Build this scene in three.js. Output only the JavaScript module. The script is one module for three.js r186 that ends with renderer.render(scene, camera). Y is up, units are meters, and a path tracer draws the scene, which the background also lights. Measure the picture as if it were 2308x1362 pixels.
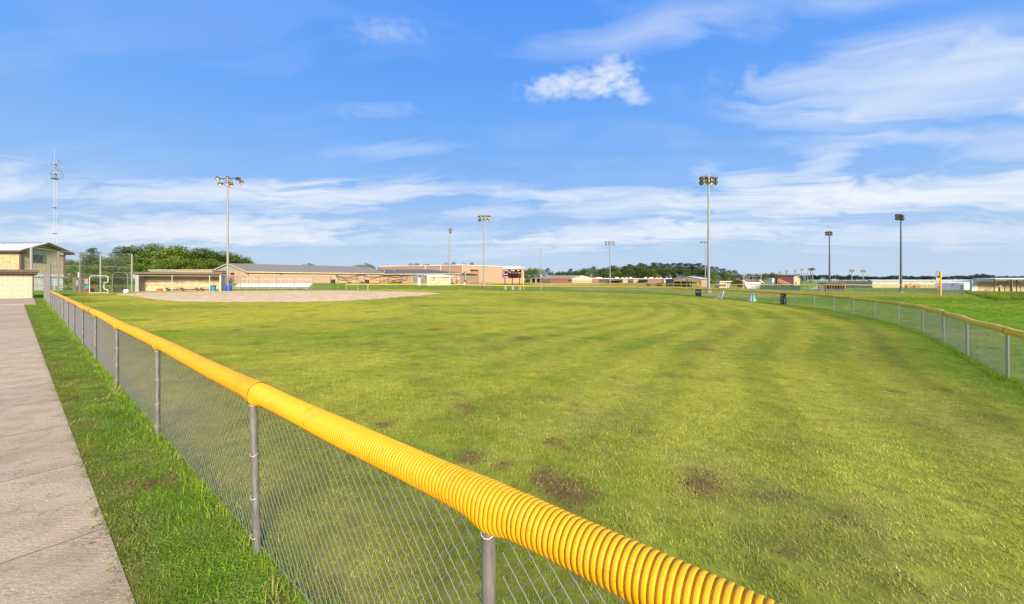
import * as THREE from 'three';
import { mergeGeometries } from 'three/addons/utils/BufferGeometryUtils.js';

// ---------------------------------------------------------------- camera, sky, sun, exposure
const EYE = 1.66, FOC = 900, HOR = 633, MID = 1154;      // eye height (m), focal length, horizon row and centre column of the photo
const EXPOSURE = 2.0;
const scene = new THREE.Scene();
const camera = new THREE.PerspectiveCamera(2 * Math.atan(681 / FOC) * 180 / Math.PI, 2308 / 1362, 0.05, 4000);
camera.position.set(0, EYE, 0);
camera.lookAt(0, EYE, -10);
camera.setViewOffset(2308, 1362, 0, 48, 2308, 1362);      // lens shifted, verticals stay vertical
camera.updateProjectionMatrix();
const renderer = new THREE.WebGLRenderer({ antialias: true });
renderer.toneMapping = THREE.LinearToneMapping;
renderer.toneMappingExposure = EXPOSURE;
renderer.shadowMap.enabled = true;

const SUN_EL = 25, SUN_AZ = 20;                              // degrees; azimuth from straight behind the camera, to the right
const sun = new THREE.DirectionalLight(new THREE.Color().setRGB(1, 0.85, 0.63), 3.9);
{
  const e = SUN_EL * Math.PI / 180, a = SUN_AZ * Math.PI / 180;
  sun.position.set(Math.sin(a) * Math.cos(e) * 200, Math.sin(e) * 200, Math.cos(a) * Math.cos(e) * 200);
  sun.castShadow = true; sun.shadow.radius = 30; sun.shadow.mapSize.set(2048, 2048);
  const c = sun.shadow.camera; c.left = -160; c.right = 160; c.top = 160; c.bottom = -160; c.near = 1; c.far = 600;
  scene.add(sun); scene.add(sun.target);
}

// ---------------------------------------------------------------- noise and random
function rng(seed) { let s = seed >>> 0; return () => { s = (s + 0x6D2B79F5) | 0; let t = Math.imul(s ^ (s >>> 15), 1 | s); t = (t + Math.imul(t ^ (t >>> 7), 61 | t)) ^ t; return ((t ^ (t >>> 14)) >>> 0) / 4294967296; }; }
const PERM = new Uint8Array(512); { const r = rng(11), p = [...Array(256).keys()]; for (let i = 255; i > 0; i--) { const j = Math.floor(r() * (i + 1)); [p[i], p[j]] = [p[j], p[i]]; } for (let i = 0; i < 512; i++) PERM[i] = p[i & 255]; }
const GXT = new Float32Array(256), GYT = new Float32Array(256); for (let i = 0; i < 256; i++) { GXT[i] = Math.cos(i * 2.399963); GYT[i] = Math.sin(i * 2.399963); }
function noise(x, y) {
  const xi = Math.floor(x), yi = Math.floor(y), fx = x - xi, fy = y - yi, X = xi & 255, Y = yi & 255;
  const a = PERM[X + PERM[Y]], b = PERM[X + 1 + PERM[Y]], c = PERM[X + PERM[Y + 1]], d = PERM[X + 1 + PERM[Y + 1]];
  const u = fx * fx * fx * (fx * (fx * 6 - 15) + 10), v = fy * fy * fy * (fy * (fy * 6 - 15) + 10);
  const g0 = GXT[a] * fx + GYT[a] * fy, g1 = GXT[b] * (fx - 1) + GYT[b] * fy, g2 = GXT[c] * fx + GYT[c] * (fy - 1), g3 = GXT[d] * (fx - 1) + GYT[d] * (fy - 1);
  return 1.5 * (g0 + u * (g1 - g0) + v * (g2 - g0 + u * (g0 - g1 - g2 + g3)));
}
function fbm(x, y, n) { let s = 0, a = 0.5; for (let i = 0; i < n; i++) { s += a * noise(x, y); x = x * 2.03 + 17.3; y = y * 2.03 + 9.1; a *= 0.5; } return s; }
const clamp = (v, a, b) => v < a ? a : v > b ? b : v;
const ss = (a, b, v) => { const t = clamp((v - a) / (b - a), 0, 1); return t * t * (3 - 2 * t); };
const lerp = (a, b, t) => a + (b - a) * t;
const mix3 = (a, b, t) => [a[0] + (b[0] - a[0]) * t, a[1] + (b[1] - a[1]) * t, a[2] + (b[2] - a[2]) * t];

// ---------------------------------------------------------------- sky (air and high cirrus)
{
  const W = 4096, H = 2048, data = new Float32Array(W * H * 4), D = Math.PI / 180;
  const stops = [[0, .56, .69, .85], [3, .52, .67, .87], [7, .40, .60, .90], [12, .29, .52, .93], [18, .20, .45, .945], [26, .135, .375, .94], [36, .095, .325, .93], [55, .07, .27, .86], [90, .06, .24, .80]];
  const clouds = [   // azimuth, elevation, half width, half height (degrees), tilt, strength
    [9.0, 25.8, 5.5, 1.7, .06, 1.0], [13.6, 26.2, 3.0, 2.3, .5, 1.25], [16.2, 24.0, 2.0, 1.3, -.6, .9], [5.0, 25.6, 3.6, 1.2, .2, .7],
    [16, 30.6, 11, 2.6, .12, .28], [26, 31.5, 14, 2.4, .03, .30], [46, 19.0, 15, 3.2, .0, .66], [47, 22.5, 9, 1.6, .12, .34], [38, 17.2, 9, 1.2, -.1, .35],
    [-17.5, 30.6, 4.5, 1.4, .02, .30], [-18.5, 22.0, 5, 1.0, .03, .22], [-16, 17.4, 8, 1.0, .04, .22],
    [-38, 10.0, 14, 1.1, .03, .95], [-20, 11.6, 12, 1.7, .06, .9], [-27, 9.2, 9, .9, .02, .4], [-6, 13.0, 10, 1.0, .02, .35],
    [-37, 5.7, 14, 1.5, .01, 1.35], [-30, 5.2, 10, .9, .0, .55], [-52, 4.0, 6, .9, 0, .4], [-10, 6.5, 9, 1.5, .05, .42], [-4, 9.6, 7, 1.2, .1, .4],
    [8, 12.2, 9, .8, .06, .6], [16, 10.2, 11, 1.7, .04, .55], [30.5, 12.6, 5, 1.7, -.05, .8], [33, 9.4, 12, 2.0, .06, .95], [37.5, 12.8, 2.2, 1.6, .5, .55],
    [47, 8.6, 13, 1.9, .05, 1.15], [14, 6.3, 14, 1.5, .08, .95], [28, 6.4, 10, 1.4, .04, .5], [44, 4.6, 14, 1.2, .03, .55], [2, 4.6, 12, 1.2, .06, .3], [52, 12.2, 9, 1.4, .08, .35], [41, 14.6, 8, .9, .05, .25],
  ];
  const r = rng(77);   // the same kind of sky goes on all round
  for (let i = 0; i < 74; i++) { const el = 3.5 + Math.pow(r(), 1.5) * 58; clouds.push([62 + r() * 236, el, 5 + r() * 11, .8 + r() * 2.6 * (el / 30 + .6), (r() - .4) * .25, .25 + r() * .65]); }
  for (let i = 0; i < 7; i++) clouds.push([-55 + r() * 110, 46 + r() * 34, 7 + r() * 10, 2 + r() * 3, (r() - .4) * .3, .2 + r() * .4]);
  const along = (a, e) => { if (Math.abs(a) > 62) return 0; const k = Math.tan(e * D) / Math.cos(a * D); return -k * Math.sin(a * D) / (1 + (k * Math.cos(a * D)) ** 2); };   // streets of cloud lie across the view
  const pre = clouds.map(([a, e, w, h, t0, s]) => [a, e, w, h, t0 + along(a, e), s]).map(([a, e, w, h, t, s]) => ({ a: ((a + 180) % 360 + 360) % 360 - 180, e, w, h, c: Math.cos(t), s: Math.sin(t), k: s, ce: Math.cos(e * D) }));
  const lim = (row) => (row + .5) / H * 180 - 90;
  for (let row = 0; row < H; row++) {
    const el = lim(row);
    let base;
    { const e = Math.max(0, el); let i = 0; while (i < stops.length - 2 && stops[i + 1][0] < e) i++; const t = (e - stops[i][0]) / (stops[i + 1][0] - stops[i][0]); base = mix3(stops[i].slice(1), stops[i + 1].slice(1), clamp(t, 0, 1)); }
    const near = el > -.5 ? pre.filter((c) => Math.abs(c.e - el) < c.h * 2.6 + c.w * .7 * Math.abs(c.s) * 2 + 1) : [];
    const sy = Math.sin(el * D), cy = Math.cos(el * D);
    for (let col = 0; col < W; col++) {
      const o = (row * W + col) * 4;
      let R = base[0], G = base[1], B = base[2];
      if (el > -.5) {
        const th = ((col + .5) / W - .5) * 2 * Math.PI, dx = Math.cos(th), dz = Math.sin(th);
        let az = Math.atan2(dx, -dz) / D;
        const pu = dx * cy / (sy + .10), pv = dz * cy / (sy + .10);
        const w1 = fbm(pu * 1.3 + 5, pv * 1.3, 3), streak = fbm(pu * .7 + w1 * .7 + 4, pv * 2.7 + w1 * .8, 5), fine = fbm(pu * 3.4 + w1 * 2, pv * 8 + w1 * 3, 5);
        let a = .06 * ss(-.05, .5, streak + .25 * w1) * ss(0, 4, el);
        for (const c of near) {
          let da = az - c.a; if (da > 180) da -= 360; if (da < -180) da += 360; if (Math.abs(da) > c.w * 3) continue;
          da += w1 * 2.6; const de = el - c.e + w1 * c.h * .8;
          const u = (da * c.ce * c.c + de * c.s) / c.w, v = (-da * c.ce * c.s + de * c.c) / c.h, q = u * u + v * v;
          if (q < 5) { const m = Math.exp(-q * 1.1); if (c.w < 6.6 && c.e > 15) { const f2 = fbm(az * .55 + el * .35 + 30, el * .95 - az * .12 + w1 * 1.5, 5); a += c.k * .62 * clamp(m * .95 + .85 * f2 + .25 * fine - .08, 0, 1.2) * ss(0, .5, m); } else a += c.k * clamp(m * 1.05 + (.75 * streak + .75 * fine - .14) * (1 - m * .3), 0, 1.2) * ss(0, .35, m); }
        }
        a = 1 - Math.exp(-a * 1.25);
        const cl = [.90, .945, 1.0];
        R = lerp(R, cl[0], a); G = lerp(G, cl[1], a); B = lerp(B, cl[2], a);
      }
      data[o] = R / EXPOSURE; data[o + 1] = G / EXPOSURE; data[o + 2] = B / EXPOSURE; data[o + 3] = 1;
    }
  }
  const sky = new THREE.DataTexture(data, W, H, THREE.RGBAFormat, THREE.FloatType);
  sky.mapping = THREE.EquirectangularReflectionMapping; sky.magFilter = THREE.LinearFilter; sky.minFilter = THREE.LinearFilter; sky.needsUpdate = true;
  scene.background = sky; scene.environment = sky;
}

// ---------------------------------------------------------------- terrain
const gx = (px, d) => (px - MID) * d / FOC;                // sideways metres of a bearing at depth d
const hy = (py, d) => EYE + (HOR - py) * d / FOC;          // height of a sight line at depth d
const V = (x, y, d) => new THREE.Vector3(x, y, -d);        // x right, y up, d metres ahead
const S = (px, py, d) => V(gx(px, d), hy(py, d), d);
function G(x, d) {                                          // ground height
  const s = (x - (1.42 - 1.21 * d)) * .637;
  let y = -.36 * ss(.3, 9, s) * ss(-22, 6, x) * (1 - ss(96, 124, d) * (1 - ss(0, 14, x)));
  y += ss(92, 118, d) * (1 - ss(0, 14, x)) * lerp(.8, .35, ss(-60, -15, x));
  y += .75 * ss(175, 240, d) * ss(0, 14, x) * (1 - ss(100, 140, x) * (1 - ss(260, 420, d)));
  y -= 1.05 * ss(55, 85, x) * ss(60, 95, d) * (1 - ss(260, 420, d));
  return y;
}
const g0 = (px, d) => V(gx(px, d), G(gx(px, d), d), d);
function ground(px, py) { let d = EYE * FOC / (py - HOR); for (let i = 0; i < 6; i++) d = (EYE - G(gx(px, d), d)) * FOC / (py - HOR); return [gx(px, d), d]; }

// outfield fence line, from the corner behind the camera's right shoulder round to left field
const FENCE = new THREE.CatmullRomCurve3([[4.4, -2.5], [6.6, 2.0], [8.4, 5.3], [10.2, 8.3], [12.1, 10.6], [14.2, 13.2], [16.2, 15.9], [18, 19], [19.6, 22.3], [20.9, 25.3], [22, 28.5], [22.8, 31.8], [23.3, 35.3], [23.9, 42], [23.6, 49], [22.6, 55], [20.6, 60], [18, 64], [14, 69.5], [8.5, 75.5], [1, 79], [-7, 80.5], [-19, 78.5], [-31, 75]].map(([x, d]) => V(x, 0, d)), false, 'centripetal');
const FPTS = FENCE.getSpacedPoints(420).map((p) => [p.x, -p.z]);
const LINE = (d) => 1.42 - 1.21 * d;                        // the straight fence along the walk
const EDGE = (d) => .62 - 1.245 * d;                        // edge of the walk
const FIELD = [...FPTS, [-46, 70], [-60, 62], [-62, 57], [-44.5, 38], [LINE(26), 26], [LINE(2), 2]];
function inside(x, d, P) { let c = false; for (let i = 0, j = P.length - 1; i < P.length; j = i++) { const [xi, yi] = P[i], [xj, yj] = P[j]; if ((yi > d) !== (yj > d) && x < (xj - xi) * (d - yi) / (yj - yi) + xi) c = !c; } return c; }
const CELL = 1, GX0 = -75, GD0 = -12, GW = 125, GH = 120;
const fenceDist = new Float32Array(GW * GH), fieldIn = new Uint8Array(GW * GH);
for (let j = 0; j < GH; j++) for (let i = 0; i < GW; i++) { const x = GX0 + i, d = GD0 + j; let m = 1e9; for (const [a, b] of FPTS) { const q = (a - x) ** 2 + (b - d) ** 2; if (q < m) m = q; } fenceDist[j * GW + i] = Math.sqrt(m); fieldIn[j * GW + i] = inside(x, d, FIELD) ? 1 : 0; }
function distF(x, d) { const u = clamp(x - GX0, 0, GW - 1.01), v = clamp(d - GD0, 0, GH - 1.01), i = Math.floor(u), j = Math.floor(v), a = u - i, b = v - j, k = j * GW + i; return lerp(lerp(fenceDist[k], fenceDist[k + 1], a), lerp(fenceDist[k + GW], fenceDist[k + GW + 1], a), b); }
function inField(x, d) { const i = Math.floor(x - GX0), j = Math.floor(d - GD0); if (i < 0 || j < 0 || i > GW - 2 || j > GH - 2) return false; const k = j * GW + i, n = fieldIn[k] + fieldIn[k + 1] + fieldIn[k + GW] + fieldIn[k + GW + 1]; return n === 4 ? true : n === 0 ? false : inside(x, d, FIELD); }
// worn spots in the outfield (photo bearing, size in metres)
const SOIL = [[1285, 1105, .26, 1.6], [1225, 1080, .2, 1.5], [1062, 1030, .17, 1.2], [1130, 1052, .1, 1], [1578, 1092, .25, 1.6], [1600, 1072, .12, .6], [1250, 998, .1, 1], [1275, 1012, .09, 1], [1440, 975, .1, .8], [868, 955, .16, .7], [1040, 918, .2, .7], [1555, 825, .35, .35], [1180, 763, .5, .9], [1250, 757, .4, .7], [1200, 766, .3, .5], [1005, 787, .5, .4], [980, 743, .4, 1], [840, 774, .5, .5], [2020, 884, .16, 1.2], [1590, 787, .25, .8], [950, 690, .7, .9], [1080, 682, .7, .6], [1245, 740, .3, .7], [1320, 665, .8, 1], [1415, 669, .8, 1], [1565, 686, .5, .9], [1545, 672, .5, .8], [1382, 665, .5, 1], [1770, 735, .3, .5], [1875, 1160, .12, .6], [1780, 1240, .12, .4], [720, 1335, .1, .5], [1440, 700, .5, .4], [1310, 742, .4, .4]].map(([px, py, r, k]) => [...ground(px, py), r, k]);
const SOIL2 = [[163, 855, .22], [365, 1086, .13], [200, 812, .12], [330, 1100, .1], [215, 1230, .12], [240, 1080, .1]].map(([px, py, r]) => [...ground(px, py), r]);
const DIRT = [[262, 664], [300, 668], [335, 674], [400, 679.5], [500, 681], [610, 681.5], [720, 680], [810, 676.5], [900, 670], [960, 665.5], [992, 661.5], [940, 658.6], [850, 656.6], [740, 655.2], [600, 655.6], [480, 657], [380, 658.6], [300, 660.5]].map(([px, py]) => ground(px, py));
const C_GREEN = [.185, .295, .022], C_YEL = [.42, .425, .048], C_OLIVE = [.29, .33, .036], C_DRY = [.37, .285, .105], C_DARK = [.080, .115, .020], C_SOIL = [.185, .112, .045], C_LUSH = [.150, .285, .018], C_LIME = [.36, .40, .028], C_LIGHT = [.43, .43, .06], C_BAND = [.205, .275, .026], THATCH = [.095, .070, .036];
function field(x, d, out) {                                  // what grows there: colour, soil share, height
  const n1 = fbm(x * .11 + 3, d * .11, 3), n2 = fbm(x * .45 + 40, d * .45, 3), n3 = noise(x * 1.9 + 7, d * 1.9), n4 = noise(x * 6.1, d * 6.1 + 3);
  let c, soil = 0, h = 1, kind = 0;
  const s = (x - LINE(d)) * .637;
  if (inField(x, d)) {
    kind = 1;
    const fd = distF(x, d);
    c = mix3(C_OLIVE, C_YEL, ss(-.28, .34, n1 + .5 * n2 + .12));
    c = mix3(c, C_GREEN, ss(.02, .42, -n1 * .7 + n2 * .8 + n3 * .16) * .8);
    c = mix3(c, C_DRY, ss(.1, .5, fbm(x * .3 + 90, d * .3, 3) + .12 * n3) * .38);
    const lime = ss(.22, .42, fbm(x * 1.1 + 20, d * 1.1 + 5, 2) + .1 * n4 - .08) * .85; c = mix3(c, C_LIME, lime);
    c = mix3(c, C_DARK, ss(.16, .46, fbm(x * .8 + 61, d * .8 + 33, 3) + .14 * n4) * .42);
    if (x > -12 && d < 74) { const m = ss(.8, 2, fd) * (1 - ss(10, 19, fd)); const w = Math.sin((fd + .3 * n1 + .1 * n2) * 2 * Math.PI / 1.6); c = mix3(c, w > 0 ? C_LIGHT : C_BAND, m * Math.min(1, Math.abs(w) * 1.8) * (.40 + .3 * n3 + .25 * n2) * ss(-12, 5, x)); }
    c = mix3(c, C_LUSH, (1 - ss(.3, 1.5 + n2, fd)) * ss(-10, 0, x) * .9);
    for (const [a, b, r, k] of SOIL) { const q = ((x - a) ** 2 + ((d - b) * .8) ** 2) / (r * r); if (q < 5) soil = Math.max(soil, clamp((Math.exp(-q * .9) * 1.15 + n4 * .38 + n3 * .3 - .42) * 1.7, 0, 1) * Math.min(1, k)); }
    soil = Math.max(soil, ss(.4, .54, fbm(x * 1.7 + 80, d * 1.7 + 11, 3) + .2 * n4) * .7);
  } else if (s < 0.05 && d < 40) {
    kind = 2; h = 1.5;
    const e = (x - EDGE(d)) * .626;
    c = mix3(C_LUSH, C_GREEN, ss(-.2, .3, n2)); c = mix3(c, C_LIME, ss(.15, .45, n3 * .6 + n1) * .5);
    for (const [a, b, r] of SOIL2) { const q = ((x - a) ** 2 + (d - b) ** 2) / (r * r); if (q < 4) soil = Math.max(soil, clamp((Math.exp(-q) + n4 * .5 - .3) * 1.8, 0, 1)); }
    soil = Math.max(soil, clamp((1 - ss(0, .26 + .2 * n3, e)) * .55 + ss(.24, .46, fbm(x * 2.2 + 8, d * 2.2, 3) + .2 * n4), 0, 1));
  } else {
    kind = 3; h = 1.2;
    c = mix3(C_LUSH, C_GREEN, ss(-.3, .3, n2)); c = mix3(c, C_LIME, ss(.1, .5, n1 + .3 * n3) * .5); c = mix3(c, C_OLIVE, ss(.1, .4, fbm(x * .07, d * .22 + 4, 3)) * .6);
    if (x > 26 && d > 50 || x > 14 && d > 82) c = mix3(c, [.40, .39, .07], (1 - ss(66, 80, x - d * .16)) * .75);
  }
  out.c = mix3(c, C_SOIL, soil * .85); out.soil = soil; out.h = h; out.kind = kind; out.n = n4; return out;
}

// ---------------------------------------------------------------- helpers: things, parts, geometry
const taken = new Map();
function numbered(n) { const k = taken.get(n) ?? 0; taken.set(n, k + 1); return k ? n + '_' + String(k).padStart(3, '0') : n; }
function tag(o, label, category, group) { o.userData.label = label; o.userData.category = category; if (group) o.userData.group = group; return o; }
function thing(name, label, category, p = V(0, 0, 0), group) { const o = new THREE.Group(); o.name = numbered(name); o.position.copy(p); scene.add(o); return tag(o, label, category, group); }
function shade(m) { m.castShadow = m.receiveShadow = true; return m; }
function part(parent, name, geos, mat, kind) {               // ONE mesh under its thing; geometry is given in world metres
  const g = Array.isArray(geos) ? (geos.length > 1 ? mergeGeometries(geos) : geos[0]) : geos;
  const o = shade(new THREE.Mesh(g, mat)); o.name = parent === scene ? numbered(name) : name;
  if (parent !== scene) { parent.updateWorldMatrix(true, false); o.matrix.copy(parent.matrixWorld).invert(); o.matrix.decompose(o.position, o.quaternion, o.scale); }
  if (kind) o.userData.kind = kind; parent.add(o); return o;
}
function struct(name, geos, mat) { const o = part(scene, name, geos, mat); o.userData.kind = 'structure'; return o; }
function raw(pos, uv, nor) { const g = new THREE.BufferGeometry(); g.setAttribute('position', new THREE.Float32BufferAttribute(pos, 3)); g.setAttribute('uv', new THREE.Float32BufferAttribute(uv ?? new Array(pos.length / 3 * 2).fill(0), 2)); if (nor) g.setAttribute('normal', new THREE.Float32BufferAttribute(nor, 3)); else g.computeVertexNormals(); return g; }
function faces(quads) {                                       // list of planar polygons (Vector3 lists), uv in metres along the face
  const pos = [], uv = [];
  for (const q of quads) {
    const n = new THREE.Vector3().crossVectors(q[1].clone().sub(q[0]), q[2].clone().sub(q[0])).normalize();
    const up = Math.abs(n.y) > .9 ? new THREE.Vector3(0, 0, -1) : new THREE.Vector3(0, 1, 0), a = new THREE.Vector3().crossVectors(up, n).normalize(), b = new THREE.Vector3().crossVectors(n, a);
    for (let i = 1; i < q.length - 1; i++) for (const p of [q[0], q[i], q[i + 1]]) { pos.push(p.x, p.y, p.z); uv.push(p.dot(a), p.dot(b)); }
  }
  return raw(pos, uv);
}
function slab(p, t) {                                         // polygon p (counter-clockwise seen from its face) given thickness t behind the face
  const n = new THREE.Vector3().crossVectors(p[1].clone().sub(p[0]), p[2].clone().sub(p[0])).normalize().multiplyScalar(-t), q = p.map((v) => v.clone().add(n)), f = [p, q.slice().reverse()];
  for (let i = 0; i < p.length; i++) { const j = (i + 1) % p.length; f.push([p[i], q[i], q[j], p[j]]); }
  return faces(f);
}
function prism(poly, y0, y1) {                                // footprint [[x, d]...] raised from y0 to y1 (numbers or functions)
  let a = 0; for (let i = 0; i < poly.length; i++) { const [x, d] = poly[i], [X, D] = poly[(i + 1) % poly.length]; a += x * D - X * d; }
  const P = a < 0 ? poly.slice().reverse() : poly, lo = P.map(([x, d]) => V(x, y0, d)), hi = P.map(([x, d]) => V(x, y1, d)), f = [hi, lo.slice().reverse()];
  for (let i = 0; i < P.length; i++) { const j = (i + 1) % P.length; f.push([lo[i], lo[j], hi[j], hi[i]]); }
  return faces(f);
}
function box(cx, cy, cd, w, h, dep, turn = 0) { const c = Math.cos(turn), s = Math.sin(turn), q = [[-w, -dep], [w, -dep], [w, dep], [-w, dep]].map(([a, b]) => [cx + (a * c - b * s) / 2, cd + (a * s + b * c) / 2]); return prism(q, cy - h / 2, cy + h / 2); }
function bar(p, q, w, h = w) {                                // square bar from p to q
  const a = q.clone().sub(p), L = a.length(); a.normalize();
  const up = Math.abs(a.y) > .95 ? new THREE.Vector3(1, 0, 0) : new THREE.Vector3(0, 1, 0), s = new THREE.Vector3().crossVectors(a, up).normalize().multiplyScalar(w / 2), u = new THREE.Vector3().crossVectors(s, a).normalize().multiplyScalar(h / 2);
  const c = (o, i, j) => o.clone().addScaledVector(s, i).addScaledVector(u, j), A = [c(p, -1, -1), c(p, 1, -1), c(p, 1, 1), c(p, -1, 1)], B = [c(q, -1, -1), c(q, 1, -1), c(q, 1, 1), c(q, -1, 1)], f = [A.slice(), B.slice().reverse()];
  for (let i = 0; i < 4; i++) { const j = (i + 1) % 4; f.push([A[i], B[i], B[j], A[j]]); }
  return faces(f);
}
function rod(pts, r, seg = 6, closedEnds = true) {            // round tube through points; r number or list
  const pos = [], nor = [], uv = [], n = pts.length, R = (i) => Array.isArray(r) ? r[i] : r; let ring0, up = new THREE.Vector3(0, 1, 0), len = 0;
  const rings = pts.map((p, i) => {
    const a = pts[Math.min(n - 1, i + 1)].clone().sub(pts[Math.max(0, i - 1)]).normalize(); if (Math.abs(a.dot(up)) > .97) up = new THREE.Vector3(1, 0, .2).normalize();
    const s = new THREE.Vector3().crossVectors(a, up).normalize(), u = new THREE.Vector3().crossVectors(a, s);
    if (i) len += p.distanceTo(pts[i - 1]);
    return Array.from({ length: seg + 1 }, (_, k) => { const t = k / seg * 2 * Math.PI, d = s.clone().multiplyScalar(Math.cos(t)).addScaledVector(u, Math.sin(t)); return [p.clone().addScaledVector(d, R(i)), d, k / seg, len]; });
  });
  const push = (v) => { pos.push(v[0].x, v[0].y, v[0].z); nor.push(v[1].x, v[1].y, v[1].z); uv.push(v[2], v[3]); };
  for (let i = 0; i < n - 1; i++) for (let k = 0; k < seg; k++) [rings[i][k], rings[i][k + 1], rings[i + 1][k + 1], rings[i][k], rings[i + 1][k + 1], rings[i + 1][k]].forEach(push);
  if (closedEnds) for (const [ri, pi, sgn] of [[0, 0, -1], [n - 1, n - 1, 1]]) { const ax = pts[n > 1 ? Math.min(n - 1, pi + (sgn < 0 ? 1 : 0)) : 0].clone().sub(pts[Math.max(0, pi - (sgn < 0 ? 0 : 1))]).normalize().multiplyScalar(sgn); for (let k = 1; k < seg - 1; k++) for (const q of [0, k, k + 1]) push([rings[ri][q][0], ax, 0, 0]); }
  return raw(pos, uv, nor);
}
function lathe(profile, seg, at, dir) {                       // profile [[r, h]...] turned round an axis through `at` along `dir`
  const g = new THREE.LatheGeometry(profile.map(([r, h]) => new THREE.Vector2(r, h)), seg).toNonIndexed(); g.computeVertexNormals();
  g.applyQuaternion(new THREE.Quaternion().setFromUnitVectors(new THREE.Vector3(0, 1, 0), dir.clone().normalize())); g.translate(at.x, at.y, at.z); return g;
}
function ball(at, r, s = [1, 1, 1]) { const g = new THREE.IcosahedronGeometry(r, 2); g.scale(...s); g.translate(at.x, at.y, at.z); return g; }
const UPV = new THREE.Vector3(0, 1, 0);

// ---------------------------------------------------------------- materials
const lin = (r, g, b) => new THREE.Color().setRGB(r, g, b);
function tex(n, fn, srgb = true, repeat = [1, 1]) {           // tiling texture; fn(u, v, x, y) -> [r, g, b] linear
  const d = new Uint8Array(n * n * 4), enc = (v) => { v = clamp(v, 0, 1); return 255 * (srgb ? (v <= .0031308 ? v * 12.92 : 1.055 * Math.pow(v, 1 / 2.4) - .055) : v); };
  for (let y = 0; y < n; y++) for (let x = 0; x < n; x++) { const c = fn(x / n, y / n, x, y), o = (y * n + x) * 4; d[o] = enc(c[0]); d[o + 1] = enc(c[1]); d[o + 2] = enc(c[2]); d[o + 3] = 255; }
  const t = new THREE.DataTexture(d, n, n, THREE.RGBAFormat); t.wrapS = t.wrapT = THREE.RepeatWrapping; t.magFilter = THREE.LinearFilter; t.minFilter = THREE.LinearMipmapLinearFilter; t.generateMipmaps = true; if (srgb) t.colorSpace = THREE.SRGBColorSpace; t.repeat.set(...repeat); t.needsUpdate = true; return t;
}
function wrapNoise(u, v, f, n = 3) { const a = u, b = v, q = (x, y) => fbm(x * f, y * f, n), wx = ss(.7, 1, a), wy = ss(.7, 1, b); return lerp(lerp(q(a, b), q(a - 1, b), wx), lerp(q(a, b - 1), q(a - 1, b - 1), wx), wy); }
const mottle = tex(256, (u, v) => { const k = .86 + .35 * wrapNoise(u, v, 6, 4) + .12 * wrapNoise(u + .3, v, 40, 2); return [k, k, k]; });
const mot = (s) => { const t = mottle.clone(); t.repeat.set(s, s); t.needsUpdate = true; return t; };
const MOT = { fine: mot(1.1), mid: mot(.3), wide: mot(.12) };
function mat(r, g, b, rough = .8, extra = {}) { return new THREE.MeshStandardMaterial({ color: lin(r, g, b), roughness: rough, metalness: 0, ...extra }); }
const galv = tex(128, (u, v) => { const k = .8 + .45 * wrapNoise(u, v, 9, 4) + .2 * wrapNoise(u, v + .4, 30, 2); return [k, k, k]; });
const padTex = tex(512, (u, v) => { const a = wrapNoise(u, v, 5, 4), b = wrapNoise(u + .3, v, 26, 3), c = wrapNoise(u, v + .6, 60, 2); let q = mix3([1, 1, 1], [.97, .93, .86], ss(-.1, .4, a)); q = mix3(q, [.72, .6, .5], ss(.28, .48, b + .3 * a) * .5); q = mix3(q, [.35, .3, .3], ss(.40, .5, c + .3 * a) * .6); return q; });
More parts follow.
